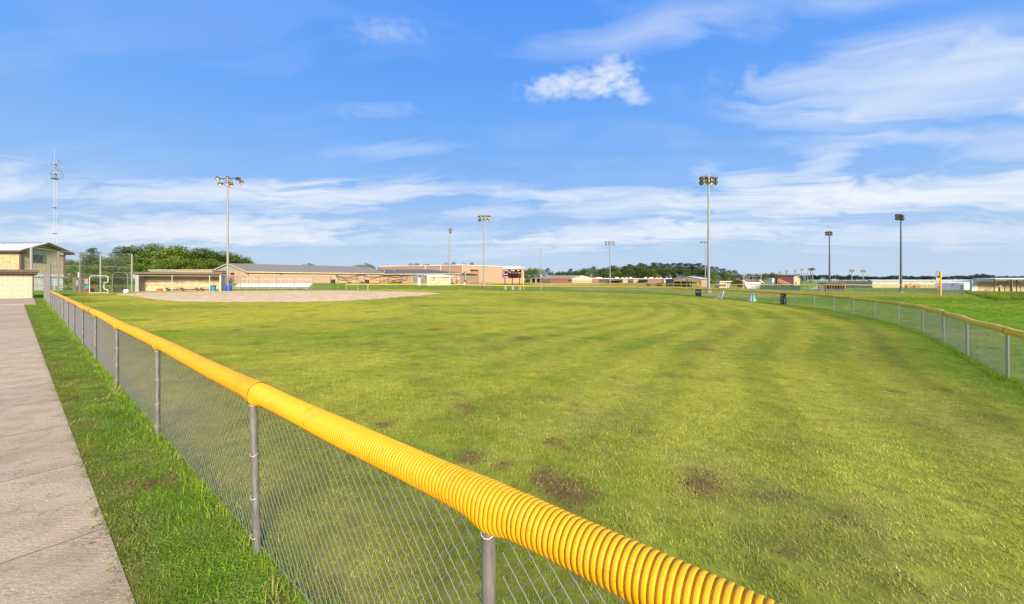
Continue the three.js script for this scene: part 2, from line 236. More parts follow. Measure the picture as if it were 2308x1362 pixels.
const M = {
  galv: mat(.27, .265, .25, .5, { metalness: .4, map: galv }), wire: mat(.26, .25, .23, .5, { metalness: .3 }), wireFar: mat(.26, .27, .26, .6, { metalness: .3 }),
  pad: mat(.80, .395, .002, .6, { map: padTex }), padLifted: mat(.92, .54, .012, .6, { map: padTex }),  // second guard yellow raised to lift the outfield guard's shaded face
  brown: mat(.13, .085, .055, .6), tan: mat(.54, .45, .285, .65, { map: MOT.mid }), tanDeep: mat(.58, .465, .27, .7, { map: MOT.mid }), cmu: mat(.62, .53, .40, .85, { map: MOT.fine }), cmuGrey: mat(.40, .39, .37, .9, { map: MOT.fine }), white: mat(.74, .73, .69, .6, { map: MOT.mid }), roofWhite: mat(.70, .72, .74, .4, { map: MOT.wide }),
  brick: mat(.52, .345, .235, .9, { map: MOT.mid }), brickDeep: mat(.43, .255, .165, .9, { map: MOT.mid }), brickRed: mat(.36, .145, .095, .9, { map: MOT.mid }), brickDark: mat(.16, .10, .075, .9, { map: MOT.mid }), cream: mat(.58, .49, .32, .7, { map: MOT.wide }), shingle: mat(.22, .205, .19, .95, { map: MOT.mid }), shingleDark: mat(.135, .135, .145, .95, { map: MOT.mid }), shingleTan: mat(.30, .265, .215, .95, { map: MOT.mid }), sage: mat(.34, .345, .26, .8, { map: MOT.wide }),
  concrete: mat(.42, .37, .32, .9, { map: MOT.fine }), dark: mat(.02, .02, .022, .6), glass: mat(.03, .035, .04, .15), maroon: mat(.075, .012, .034, .5), steel: mat(.30, .31, .33, .45, { metalness: .5 }), steelDark: mat(.10, .105, .115, .5, { metalness: .4 }), polePale: mat(.36, .36, .32, .6, { map: galv }), lampIn: mat(.50, .42, .26, .35), lampOut: mat(.12, .12, .12, .5), alu: mat(.60, .61, .62, .45, { metalness: .35 }), wood: mat(.20, .115, .06, .85, { map: MOT.fine }), woodGrey: mat(.19, .16, .135, .9, { map: MOT.fine }), woodNew: mat(.48, .25, .09, .8, { map: MOT.fine }), blue: mat(.02, .07, .42, .45), teal: mat(.01, .22, .42, .45), green: mat(.03, .30, .22, .5), red: mat(.55, .03, .02, .45), black: mat(.015, .015, .015, .7), yellow: mat(.70, .35, .03, .5), lemon: mat(.72, .58, .10, .5), whiteShaded: mat(.21, .29, .50, .6, { map: MOT.wide }), screenGreen: mat(.01, .055, .045, .8), net: mat(.035, .03, .022, .95), netDark: mat(.02, .018, .016, .95), orange: mat(.55, .16, .06, .8), rope: mat(.02, .017, .015, .9), bark: mat(.10, .075, .055, .95), bright: mat(.88, .84, .76, .6), yellowDull: mat(.60, .36, .04, .6), jointDark: mat(.09, .08, .07, .95), cyan: mat(.28, .60, .62, .6),  // the blue grey is white siding with its shade put into the colour
};
M.pad.bumpMap = null;

// ---------------------------------------------------------------- ground
{
  const N = 2048, X0 = -72, X1 = 44, D0 = -10, D1 = 102, d8 = new Uint8Array(N * N * 4), o = {}, enc = (v) => 255 * (v <= .0031308 ? v * 12.92 : 1.055 * Math.pow(clamp(v, 0, 1), 1 / 2.4) - .055), r = rng(5);
  for (let j = 0; j < N; j++) for (let i = 0; i < N; i++) { const x = lerp(X0, X1, (i + .5) / N), d = lerp(D0, D1, (j + .5) / N); field(x, d, o); if (o.kind < 3) o.c = mix3(o.c, THATCH, o.kind === 1 ? .27 : .4); const k = .75 + .45 * r() + .16 * o.n, q = (j * N + i) * 4; d8[q] = enc(o.c[0] * k); d8[q + 1] = enc(o.c[1] * k); d8[q + 2] = enc(o.c[2] * k); d8[q + 3] = 255; }
  const map = new THREE.DataTexture(d8, N, N, THREE.RGBAFormat); map.colorSpace = THREE.SRGBColorSpace; map.magFilter = THREE.LinearFilter; map.minFilter = THREE.LinearMipmapLinearFilter; map.generateMipmaps = true; map.needsUpdate = true;
  const grid = (xs, ds, hole, colored) => {
    const pos = [], uv = [], col = [], idx = [], o = {};
    for (const d of ds) for (const x of xs) { pos.push(x, G(x, d), -d); uv.push((x - X0) / (X1 - X0), (d - D0) / (D1 - D0)); if (colored) { field(x, d, o); col.push(...o.c); } }
    for (let j = 0; j < ds.length - 1; j++) for (let i = 0; i < xs.length - 1; i++) { if (hole && xs[i] >= X0 - .01 && xs[i + 1] <= X1 + .01 && ds[j] >= D0 - .01 && ds[j + 1] <= D1 + .01) continue; const a = j * xs.length + i, b = a + 1, c = a + xs.length, e = c + 1; idx.push(a, b, e, a, e, c); }
    const g = new THREE.BufferGeometry(); g.setAttribute('position', new THREE.Float32BufferAttribute(pos, 3)); g.setAttribute('uv', new THREE.Float32BufferAttribute(uv, 2)); if (colored) g.setAttribute('color', new THREE.Float32BufferAttribute(col, 3)); g.setIndex(idx); g.computeVertexNormals(); return g;
  };
  const range = (a, b, n) => Array.from({ length: n + 1 }, (_, i) => a + (b - a) * i / n), grow = (a, b, n) => Array.from({ length: n }, (_, i) => a + (b - a) * Math.pow((i + 1) / n, 2.4));
  const xs = range(X0, X1, 116), ds = range(D0, D1, 112);
  struct('lawn', grid(xs, ds, false, false), new THREE.MeshPhysicalMaterial({ map, roughness: 1, specularIntensity: .08 }));
  const XS = [...grow(X0, -2200, 60).reverse(), ...xs, ...grow(X1, 2200, 110)], DS = [...grow(D0, -300, 14).reverse(), ...ds, ...grow(D1, 2600, 110)];
  const far = mottle.clone(); far.repeat.set(30, 30); far.needsUpdate = true;
  struct('ground', grid(XS, DS, true, true), new THREE.MeshPhysicalMaterial({ vertexColors: true, map: far, roughness: 1, specularIntensity: .08 }));
}
{ // infield: pale pink dirt, ragged at the edge
  const cx = -30, cd = 48, n = 520, rings = 26, pos = [], uv = [], idx = [], edge = [];
  const P = new THREE.CatmullRomCurve3(DIRT.map(([x, d]) => V(x, 0, d)), true, 'centripetal').getSpacedPoints(n).slice(0, n).map((p) => [p.x, -p.z]);
  for (let i = 0; i < n; i++) { const [x, d] = P[i], k = 1 + .05 * fbm(x * .7, d * .7, 4) + .02 * noise(x * 3.1, d * 3.1); edge.push([cx + (x - cx) * k, cd + (d - cd) * k]); }
  for (let j = 0; j <= rings; j++) for (let i = 0; i < n; i++) { const t = Math.sqrt(j / rings), x = lerp(cx, edge[i][0], t), d = lerp(cd, edge[i][1], t); pos.push(x, G(x, d) + .014, -d); uv.push(x / 24, d / 24); }
  for (let j = 0; j < rings; j++) for (let i = 0; i < n; i++) { const a = j * n + i, b = j * n + (i + 1) % n, c = a + n, e = b + n; idx.push(a, b, e, a, e, c); }
  const g = new THREE.BufferGeometry(); g.setAttribute('position', new THREE.Float32BufferAttribute(pos, 3)); g.setAttribute('uv', new THREE.Float32BufferAttribute(uv, 2)); g.setIndex(idx); g.computeVertexNormals();
  if (g.attributes.normal.getY(40) < 0) { for (let i = 0; i < idx.length; i += 3) [idx[i + 1], idx[i + 2]] = [idx[i + 2], idx[i + 1]]; g.setIndex(idx); g.computeVertexNormals(); }
  const t = tex(1024, (u, v) => { const a = wrapNoise(u, v, 9, 4), b = wrapNoise(u + .2, v, 60, 3), w = wrapNoise(u, v + .5, 26, 4); let c = mix3([.84, .60, .45], [.80, .51, .35], ss(-.1, .35, a)); c = mix3(c, [.40, .33, .11], ss(.2, .34, w + .25 * b) * .6); const k = 1 + .35 * b; return c.map((q) => q * k); });
  struct('infield_dirt', g, new THREE.MeshPhysicalMaterial({ map: t, roughness: 1, specularIntensity: .1 }));
}
// ---------------------------------------------------------------- concrete walk, slab by slab
{
  const walk = new THREE.Group(); walk.name = 'walkway'; walk.userData.kind = 'structure'; scene.add(walk);
  const ct = tex(1024, (u, v) => { const a = wrapNoise(u, v, 5, 4), b = wrapNoise(u + .1, v + .2, 120, 2), c = wrapNoise(u + .5, v, 230, 2), s = wrapNoise(u, v + .7, 16, 4); let q = mix3([.48, .375, .250], [.385, .295, .188], ss(-.3, .4, a)); q = mix3(q, [.31, .225, .135], ss(.1, .4, s) * .6); q = mix3(q, [.70, .65, .56], ss(.28, .46, b + .4 * c)); q = mix3(q, [.19, .15, .12], ss(.30, .5, -b - .35 * c) * .7); const k = 1 + .3 * c; return q.map((x) => x * k); });
  const ch = tex(512, (u, v) => { const k = .5 + .5 * wrapNoise(u, v, 60, 3); return [k, k, k]; }, false);
  const mats = [1, .93, 1.05].map((k, i) => { const m = ct.clone(); m.repeat.set(.62, .62); m.offset.set(i * .37, i * .21); m.needsUpdate = true; const b = ch.clone(); b.repeat.set(.8, .8); b.needsUpdate = true; return new THREE.MeshStandardMaterial({ map: m, bumpMap: b, bumpScale: .006, color: lin(k * 1.06, k * 1.05, k * 1.02), roughness: .95 }); });
  const len = Math.hypot(1.245, 1), u = [-1.245 / len, 1 / len], n = [-1 / len, -1.245 / len], d0 = 2.68;
  const rr = rng(3);
  for (let i = -3; i < 27; i++) {
    const at = (t, w) => { const d = d0 + t * u[1], x = EDGE(d0) + t * u[0]; return [x + n[0] * w, d + n[1] * w]; }, a = i * 1.53 + .006, b = (i + 1) * 1.53 - .006, j = (rr() - .5) * .012;
    if (at(b, 0)[1] > 40) break;
    const c = .001, A = [at(a, 0), at(b, 0), at(b, 2.4), at(a, 2.4)], B = [at(a + c, c), at(b - c, c), at(b - c, 2.4 - c), at(a + c, 2.4 - c)], y = .0055 + j * .1, f = [], hi = B.map(([x, d]) => V(x, y, d)), mid = A.map(([x, d]) => V(x, y - c, d)), lo = A.map(([x, d]) => V(x, -.1, d));
    const cw = (q) => q; f.push(cw(hi.slice().reverse())); for (let k = 0; k < 4; k++) { const l = (k + 1) % 4; f.push([hi[k], hi[l], mid[l], mid[k]], [mid[k], mid[l], lo[l], lo[k]]); }
    part(walk, 'slab', faces(f.map((q) => q)), mats[Math.floor(rr() * 3)]);
    part(walk, 'joint_filler', prism([at(b - .002, .002), at(b + .014, .002), at(b + .014, 2.39), at(b - .002, 2.39)], -.09, .0049), M.jointDark);
  }
  part(walk, 'slab', prism([ground(-60, 686.5), ground(81, 686.5), ground(77, 673.5), ground(-60, 673.5)], -.1, .035), mats[1]);
}

// ---------------------------------------------------------------- grass
function bladeClump(seed, n, rad, h, lean, wid, seg) {
  const r = rng(seed), pos = [], nor = [];
  for (let i = 0; i < n; i++) {
    const a = r() * 6.283, q = Math.sqrt(r()) * rad, bx = Math.cos(a) * q, bz = Math.sin(a) * q, t = r() * 6.283, L = h * (.45 + r() * .75), ln = lean * (.35 + r()), w = wid * (.6 + r() * .7), dx = Math.cos(t), dz = Math.sin(t), sx = -dz, sz = dx;
    const p = []; for (let k = 0; k <= seg; k++) { const f = k / seg, up = L * f * (1 - .35 * ln * f), out = L * ln * f * f; const ww = w * (1 - f * .92) / 2; p.push([[bx + dx * out - sx * ww, up - .006, bz + dz * out - sz * ww], [bx + dx * out + sx * ww, up - .006, bz + dz * out + sz * ww]]); }
    for (let k = 0; k < seg; k++) { const A = p[k], B = p[k + 1]; pos.push(...A[0], ...A[1], ...B[1], ...A[0], ...B[1], ...B[0]); }
  }
  const g = new THREE.BufferGeometry(); g.setAttribute('position', new THREE.Float32BufferAttribute(pos, 3)); g.computeVertexNormals(); return g;
}
function leafClump(seed, n, rad, h, size) {                     // low broad-leaved weeds
  const r = rng(seed), pos = [];
  for (let i = 0; i < n; i++) {
    const a = r() * 6.283, q = Math.sqrt(r()) * rad, y = h * (.15 + .85 * r()), c = [Math.cos(a) * q, y, Math.sin(a) * q], t = r() * 6.283, s = size * (.5 + r() * .8), tip = (r() - .4) * .7, u = [Math.cos(t), tip, Math.sin(t)], v = [-Math.sin(t), (r() - .5) * .6, Math.cos(t)];
    const P = (x, y2) => [c[0] + (u[0] * x + v[0] * y2) * s, c[1] + (u[1] * x + v[1] * y2) * s, c[2] + (u[2] * x + v[2] * y2) * s], p = [P(-.5, 0), P(0, -.32), P(.5, 0), P(0, .32)];
    pos.push(...p[0], ...p[1], ...p[2], ...p[0], ...p[2], ...p[3]);
  }
  const g = new THREE.BufferGeometry(); g.setAttribute('position', new THREE.Float32BufferAttribute(pos, 3)); g.computeVertexNormals(); return g;
}
function sow(name, geos, spots, rough = .75) {                 // spots [x, y, d, scale, height scale, r, g, b]
  const grp = geos.map(() => []); const r = rng(name.length * 7 + 1); for (const s of spots) grp[Math.floor(r() * geos.length)].push(s);
  grp.forEach((list, k) => {
    if (!list.length) return;
    const m = shade(new THREE.InstancedMesh(geos[k], new THREE.MeshPhysicalMaterial({ color: 0xffffff, roughness: rough, specularIntensity: .25, side: THREE.DoubleSide }), list.length)), M4 = new THREE.Matrix4(), q = new THREE.Quaternion(), c = new THREE.Color();
    list.forEach(([x, y, d, s, h, R, Gc, B], i) => { q.setFromAxisAngle(UPV, r() * 6.283); M4.compose(V(x, y, d), q, new THREE.Vector3(s, s * h, s)); m.setMatrixAt(i, M4); m.setColorAt(i, c.setRGB(R, Gc, B)); });
    m.name = numbered(name); m.userData.kind = 'stuff'; m.userData.label = { lawn_grass: 'short mown yellow-green grass blades covering the outfield', verge_grass: 'lush green grass and weeds between walkway and fence', fence_grass: 'taller unmown grass tufts along the foot of the fences', bank_grass: 'bright green grass on the bank outside the outfield fence', soil_clods: 'small crumbs of bare brown soil in worn spots of the outfield', tall_weeds: 'tall rank weeds and grasses beside the far shelter', verge_leaves: 'small broad leaved weeds in the verge beside the walkway' }[name]; m.userData.category = name === 'soil_clods' ? 'soil' : 'grass'; scene.add(m);
  });
}
{
  const lawnG = [1, 2, 3, 4].map((s) => bladeClump(s, 52, .115, .027, 1.25, .0040, 2)), longG = [5, 6, 7].map((s) => bladeClump(s, 30, .10, .065, .95, .0048, 3)), weedG = [11, 12, 13].map((s) => leafClump(s, 110, .12, .034, .0145)), tallG = [21, 22, 23].map((s) => bladeClump(s, 44, .28, .75, .55, .03, 3));
  const r = rng(99), o = {}, lawn = [], verge = [], leaves = [], edge = [], bank = [];
  const view = (x, d, m = .25) => d > -.3 && Math.abs(x) < d * 1.30 + m + 1.3;
  const scatter = (x0, x1, d0, d1, per, fn) => { const n = Math.round((x1 - x0) * (d1 - d0) * per); for (let i = 0; i < n; i++) fn(lerp(x0, x1, r()), lerp(d0, d1, r())); };
  for (const [d0, d1, per] of [[-.3, 4, 130], [4, 8, 160], [8, 13, 165], [13, 20, 108], [20, 30, 60], [30, 44, 25], [44, 84, 9]])
    scatter(Math.max(-60, -d1 * 1.32 - 1.6), Math.min(26, d1 * 1.32 + 1.6), d0, d1, per, (x, d) => {
      if (!view(x, d) || !inField(x, d)) return; field(x, d, o); if (r() < o.soil * .42) return;
      const k = .78 + r() * r() * .95 + .15 * o.n, big = d > 44 ? 3.4 : d > 30 ? 2.3 : d > 20 ? 1.7 : d > 13 ? 1.35 : 1, dry = r() < .14 ? .5 : 0; const c = mix3(o.c, [.46, .40, .15], dry);
      lawn.push([x, G(x, d), d, (.85 + r() * .4) * big, (.8 + r() * .5) * (d > 6 ? 1.2 : 1) / Math.sqrt(big), c[0] * k, c[1] * k, c[2] * k]);
    });
  for (const [d0, d1, per] of [[1.2, 5, 250], [5, 10, 190], [10, 20, 105], [20, 37, 40]])
    scatter(LINE(d1) - 2.2, LINE(d0) + .3, d0, d1, per, (x, d) => {
      const e = (x - EDGE(d)) * .626, s = (x - LINE(d)) * .637; if (e < .03 || s > .06 || !view(x, d)) return; field(x, d, o); if (r() < o.soil * .82) return;
      const k = .65 + r() * .65, straw = r() < .1, lf = r() < .6 && d < 12; if (straw) o.c = [.36, .31, .12]; (lf ? leaves : verge).push([x, .0, d, (lf ? .6 : .75) + r() * .5, .4 + r() * r() * .8, o.c[0] * k, o.c[1] * k, o.c[2] * k]);
    });
  for (let d = 1.4; d < 30; d += .011 * (1 + d * .12)) { const x = EDGE(d) + (r() * .16 + .012), k = .6 + r() * .6, c = mix3(mix3(C_LUSH, C_OLIVE, r()), THATCH, r() * .5); if (view(x, d) && noise(d * 1.3, 7) + .35 * r() > -.15) verge.push([x, 0, d, .45 + r() * .4, .4 + r() * .5, c[0] * k, c[1] * k, c[2] * k]); }
  for (const [pts, side] of [[FPTS, 1], [Array.from({ length: 200 }, (_, i) => [LINE(.6 + i * .18), .6 + i * .18]), 0]])
    for (let i = 0; i < pts.length - 1; i++) { const [a, b] = pts[i], [c, e] = pts[i + 1], L = Math.hypot(c - a, e - b); if (b > 66 || !view(a, b, 2)) continue; const n = Math.round(L * (side ? (b < 30 ? 52 : 24) : 26)); for (let k = 0; k < n; k++) { const t = r(), w = (r() + r() - 1) * (side ? .34 : .13), x = lerp(a, c, t) + w * (side ? 1 : .6), d = lerp(b, e, t) + w * .3, q = .7 + r() * .6, dry = !side && r() < .2 ? .7 : 0, cc = mix3(mix3(C_LUSH, C_GREEN, r()), [.42, .36, .12], dry); edge.push([x, G(x, d), d, .8 + r() * .6, .7 + r() * r() * 1.3, cc[0] * q, cc[1] * q, cc[2] * q]); } }
  scatter(-40, 95, 62, 118, 3, (x, d) => { if (inField(x, d) || (x < 0 && d < 74)) return; field(x, d, o); const k = .8 + r() * .45; bank.push([x, G(x, d), d, 4 + r() * 2, .22 + r() * .12, o.c[0] * k, o.c[1] * k, o.c[2] * k]); });
  scatter(22, 80, 40, 66, 5, (x, d) => { if (inField(x, d)) return; field(x, d, o); const k = .8 + r() * .45; bank.push([x, G(x, d), d, 3 + r() * 1.5, .28 + r() * .15, o.c[0] * k, o.c[1] * k, o.c[2] * k]); });
  scatter(8, 60, 3, 46, 11, (x, d) => { if (!view(x, d, 1) || inField(x, d) || x < 8 || (x - LINE(d)) < 1) return; field(x, d, o); const k = .75 + r() * .5; bank.push([x, G(x, d), d, 1.5 + r() * .9, .55 + r() * .35, o.c[0] * k, o.c[1] * k, o.c[2] * k]); });
  sow('lawn_grass', lawnG, lawn); sow('verge_grass', longG, verge); sow('verge_leaves', weedG, leaves); sow('fence_grass', longG, edge); sow('bank_grass', longG, bank);
  const clods = [], clodG = [71, 72, 73].map((q) => { const g = new THREE.IcosahedronGeometry(.016, 1), p = g.attributes.position; for (let i = 0; i < p.count; i++) { const k = .75 + .5 * noise(p.getX(i) * 90 + q, p.getY(i) * 90 + p.getZ(i) * 60); p.setXYZ(i, p.getX(i) * k * 1.2, p.getY(i) * k * .6, p.getZ(i) * k); } g.computeVertexNormals(); return g; });
  for (const [a, b, q, k] of [...SOIL, ...SOIL2.map((v) => [...v, 1])]) { if (b > 14) continue; const n = Math.round(900 * q * q * Math.min(1, k)) + 14; for (let i = 0; i < n; i++) { const t = r() * 6.283, w = Math.sqrt(r()) * q * 1.15, x = a + Math.cos(t) * w, d = b + Math.sin(t) * w * 1.2; field(x, d, o); if (r() > o.soil + .12) continue; const v = .55 + r() * .6; clods.push([x, G(x, d), d, .3 + r() * r() * 1.4, .6 + r() * .6, .19 * v, .122 * v, .062 * v]); } }
  sow('soil_clods', clodG, clods, 1);
  const tall = []; for (let i = 0; i < 3000; i++) { const px = 2172 + r() * 190, py = 655.5 + r() * 33 * clamp((px - 2150) / 150, .12, 1), [x, d] = ground(px, py); if (d > 105 || d < 40) continue; const k = .6 + r() * .7, c = mix3(mix3(C_LUSH, C_OLIVE, r()), [.2, .1, .05], r() < .06 ? .6 : 0); tall.push([x, G(x, d), d, (.45 + r() * .6), .3 + r() * r() * .8, c[0] * k, c[1] * k, c[2] * k]); }
  sow('tall_weeds', tallG, tall);
}

// ---------------------------------------------------------------- fences
function wires(list, r, sides = 3) {                             // straight wires [[p, q]...] joined
  const pos = [], nor = [], a = new THREE.Vector3(), s = new THREE.Vector3(), u = new THREE.Vector3(), up = new THREE.Vector3(.13, .2, .97);
  for (const [p, q] of list) {
    a.copy(q).sub(p).normalize(); s.crossVectors(a, up).normalize(); u.crossVectors(a, s);
    const ring = []; for (let k = 0; k <= sides; k++) { const t = k / sides * 6.28319, n = [s.x * Math.cos(t) + u.x * Math.sin(t), s.y * Math.cos(t) + u.y * Math.sin(t), s.z * Math.cos(t) + u.z * Math.sin(t)]; ring.push(n); }
    for (let k = 0; k < sides; k++) for (const [b, n] of [[p, ring[k]], [p, ring[k + 1]], [q, ring[k + 1]], [p, ring[k]], [q, ring[k + 1]], [q, ring[k]]]) { pos.push(b.x + n[0] * r, b.y + n[1] * r, b.z + n[2] * r); nor.push(...n); }
  }
  return raw(pos, null, nor);
}
function linkPanel(a, b, ya, yb, h, woven, r, cell = .0354) {    // chain link between ground points a, b ([x, d])
  const L = Math.hypot(b[0] - a[0], b[1] - a[1]), P = (s, y, o = 0) => { const t = s / L, nx = (b[1] - a[1]) / L, nd = -(b[0] - a[0]) / L; return V(lerp(a[0], b[0], t) + nx * o, lerp(ya, yb, t) + y, lerp(a[1], b[1], t) + nd * o); }, list = [];
  if (woven) { const rows = Math.floor(h / cell), rr = rng(Math.floor(L * 1000)); for (let k = 0; k * cell < L - cell; k++) { const j = (rr() - .5) * .002; for (let i = 0; i < rows; i++) { const odd = (i + k) % 2, s0 = (k + (odd ? 1 : 0)) * cell + (odd ? .0015 : -.0015) + j, s1 = (k + (odd ? 0 : 1)) * cell + (odd ? -.0015 : .0015) + j; list.push([P(s0, i * cell, odd ? .0017 : -.0017), P(s1, (i + 1) * cell, odd ? -.0017 : .0017)]); } } return wires(list, r, 4); }
  const st = cell * 2;
  for (let s = -h; s < L; s += st) { const s0 = Math.max(0, s), s1 = Math.min(L, s + h); if (s1 - s0 > .01) { list.push([P(s0, s0 - s), P(s1, s1 - s)]); list.push([P(L - s0, s0 - s, .003), P(L - s1, s1 - s, .003)]); } }
  return wires(list, r, 3);
}
function padTube(path, s0, s1, step, seg, rad) {                 // path(s) -> Vector3, rad(s, angle): angle 0 sideways, pi/2 up
  const pos = [], idx = [], uv = [], rows = []; for (let s = s0; s < s1; s += step(s)) rows.push(s); rows.push(s1);
  const e = .02, tan = new THREE.Vector3(), side = new THREE.Vector3(), up = new THREE.Vector3();
  rows.forEach((s) => { const p = path(s); tan.copy(path(s + e)).sub(path(s - e)).normalize(); side.crossVectors(tan, UPV).normalize(); up.crossVectors(side, tan); for (let k = 0; k <= seg; k++) { const t = k / seg * 6.28319, q = rad(s, t); pos.push(p.x + (side.x * Math.cos(t) + up.x * Math.sin(t)) * q, p.y + (side.y * Math.cos(t) + up.y * Math.sin(t)) * q, p.z + (side.z * Math.cos(t) + up.z * Math.sin(t)) * q); uv.push(k / seg * .5, s); } });
  const w = seg + 1; for (let j = 0; j < rows.length - 1; j++) for (let k = 0; k < seg; k++) { const a = j * w + k; idx.push(a, a + w + 1, a + 1, a, a + w, a + w + 1); }
  const g = new THREE.BufferGeometry(); g.setAttribute('position', new THREE.Float32BufferAttribute(pos, 3)); g.setAttribute('uv', new THREE.Float32BufferAttribute(uv, 2)); g.setIndex(idx); g.computeVertexNormals(); return g;
}
const angDown = (t) => Math.max(0, -Math.sin(t));

{ // straight fence beside the walk
  const f = thing('chain_link_fence', 'low chain link fence with corrugated yellow rail guard beside the concrete walkway', 'fence', V(LINE(4), 0, 4));
  const posts = [-.72, 1.218, 2.46, 4.31, 6.3, 8.33, 10.3, 12.25, 14.2, 16.15, 18.1, 20.05, 22, 23.95, 25.9], K = Math.hypot(1.21, 1), PADY = .972;
  const rr = rng(8), lean = posts.map((d, i) => i === 2 ? -.012 : (rr() - .5) * .008);
  posts.forEach((d, i) => {
    const x = LINE(d), off = .026, px = x - .637 * off, pd = d - .77 * off, top = V(px + lean[i], .945, pd), bot = V(px - lean[i] * 1.5, -.05, pd);
    const p = part(f, 'post', rod([bot, top], .0215, d < 5 ? 20 : 10), M.galv);
    if (d < 12 && d > 0) for (const y of [.10, .34, .60, .905]) { const c = V(px + lean[i] * (y - .4), y, pd), q = []; for (let k = 0; k <= 10; k++) { const t = k / 10 * Math.PI * 1.7 - 2.2; q.push(c.clone().add(new THREE.Vector3(Math.cos(t) * .0245, .006 * Math.sin(t * 2 + i), Math.sin(t) * .0245))); } q.push(q[q.length - 1].clone().add(new THREE.Vector3(.02, .004, -.012))); part(p, 'tie_wire', rod(q, .0019, 5), M.alu); }
  });
  for (let i = 0; i < posts.length - 1; i++) { const a = posts[i], b = posts[i + 1]; part(f, 'chain_link_mesh', linkPanel([LINE(a), a], [LINE(b), b], .03, .03, .90, b < 7, b < 7 ? .00175 : .0020), M.wire, 'stuff'); }
  part(f, 'tension_wire', rod(Array.from({ length: 60 }, (_, i) => { const d = .2 + i * .44; return V(LINE(d), .035 + .012 * noise(d * .8, 3), d); }), .0026, 4), M.wire);
  part(f, 'top_rail', rod([V(LINE(-.7), PADY, -.7), V(LINE(26), PADY, 26)], .021, 8), M.galv);
  const near = (d) => { let m = 9; for (const p of posts) m = Math.min(m, Math.abs(p - d)); return m * K; };
  const path = (s) => { const d = s / K; return V(LINE(d), PADY + .006 * Math.sin(d * 1.7) + .006 * noise(d * .9, 8), d); };
  const cuts = [[-.75, 1.15, 1, .0605, 1], [1.14, 2.47, 1, .0575, 1], [2.46, 3.08, 0, .0605, 1], [3.07, 6.0, 0, .0585, 1], [5.98, 8.95, 0, .060, 1], [9.06, 12.1, 0, .058, 0], [12.08, 15.3, 0, .060, 0], [15.28, 18.9, 0, .058, 0], [18.88, 22.5, 0, .060, 0], [22.48, 26.1, 0, .058, 0]];
  const PITCH = .0173, PROF = [[0, -.0056], [.1, -.0054], [.17, -.0008], [.34, .0006], [.64, .0006], [.83, -.0008], [.91, -.0054]];
  for (const [d0, d1, corr, R, hi] of cuts) {
    const rad = (s, t) => { const q = near(s / K), b = .020 * Math.exp(-(q * q) / .0042) * angDown(t) + .004 * Math.exp(-(q * q) / .02), c = corr ? profAt(s) : .0012 * noise(s * 9, t) + (hi ? .0009 * Math.sin(s * 2 * Math.PI / PITCH) : 0); return R + b + c + .0022 * noise(s * 2.3, R * 900); };
    const profAt = (s) => { const u = (s / PITCH) - Math.floor(s / PITCH); for (let i = 0; i < PROF.length; i++) { const [a, v] = PROF[i], [b, w] = PROF[i + 1] ?? [1, -.0056]; if (u < b) return lerp(v, w, (u - a) / (b - a)); } return 0; };
    const step = (s) => { if (!corr) return hi ? PITCH / 5 : .05; const u = s / PITCH - Math.floor(s / PITCH); for (const [a] of PROF) if (a > u + 1e-4) return (a - u) * PITCH; return (1 - u) * PITCH + 1e-5; };
    part(f, 'rail_guard', padTube(path, d0 * K, d1 * K, step, corr ? 36 : hi ? 22 : 14, rad), M.pad);
  }
}
{ // taller fence up to the near dugout
  const f = thing('tall_fence', 'tall bare chain link fence with close posts beside the cream dugout wall', 'fence', V(LINE(30), 0, 30)), ds = [27.0, 28.6, 30.2, 31.9, 33.7, 35.6, 37.4];
  ds.forEach((d, i) => part(f, 'post', rod([V(LINE(d), -.05, d), V(LINE(d), i ? 2.45 : 2.75, d)], i ? .035 : .045, 8), M.galv));
  for (let i = 0; i < ds.length - 1; i++) part(f, 'chain_link_mesh', linkPanel([LINE(ds[i]), ds[i]], [LINE(ds[i + 1]), ds[i + 1]], .03, .03, 2.35, false, .0022), M.wireFar, 'stuff');
  part(f, 'top_rail', rod([V(LINE(27), 2.42, 27), V(LINE(37.4), 2.42, 37.4)], .022, 6), M.galv);
}
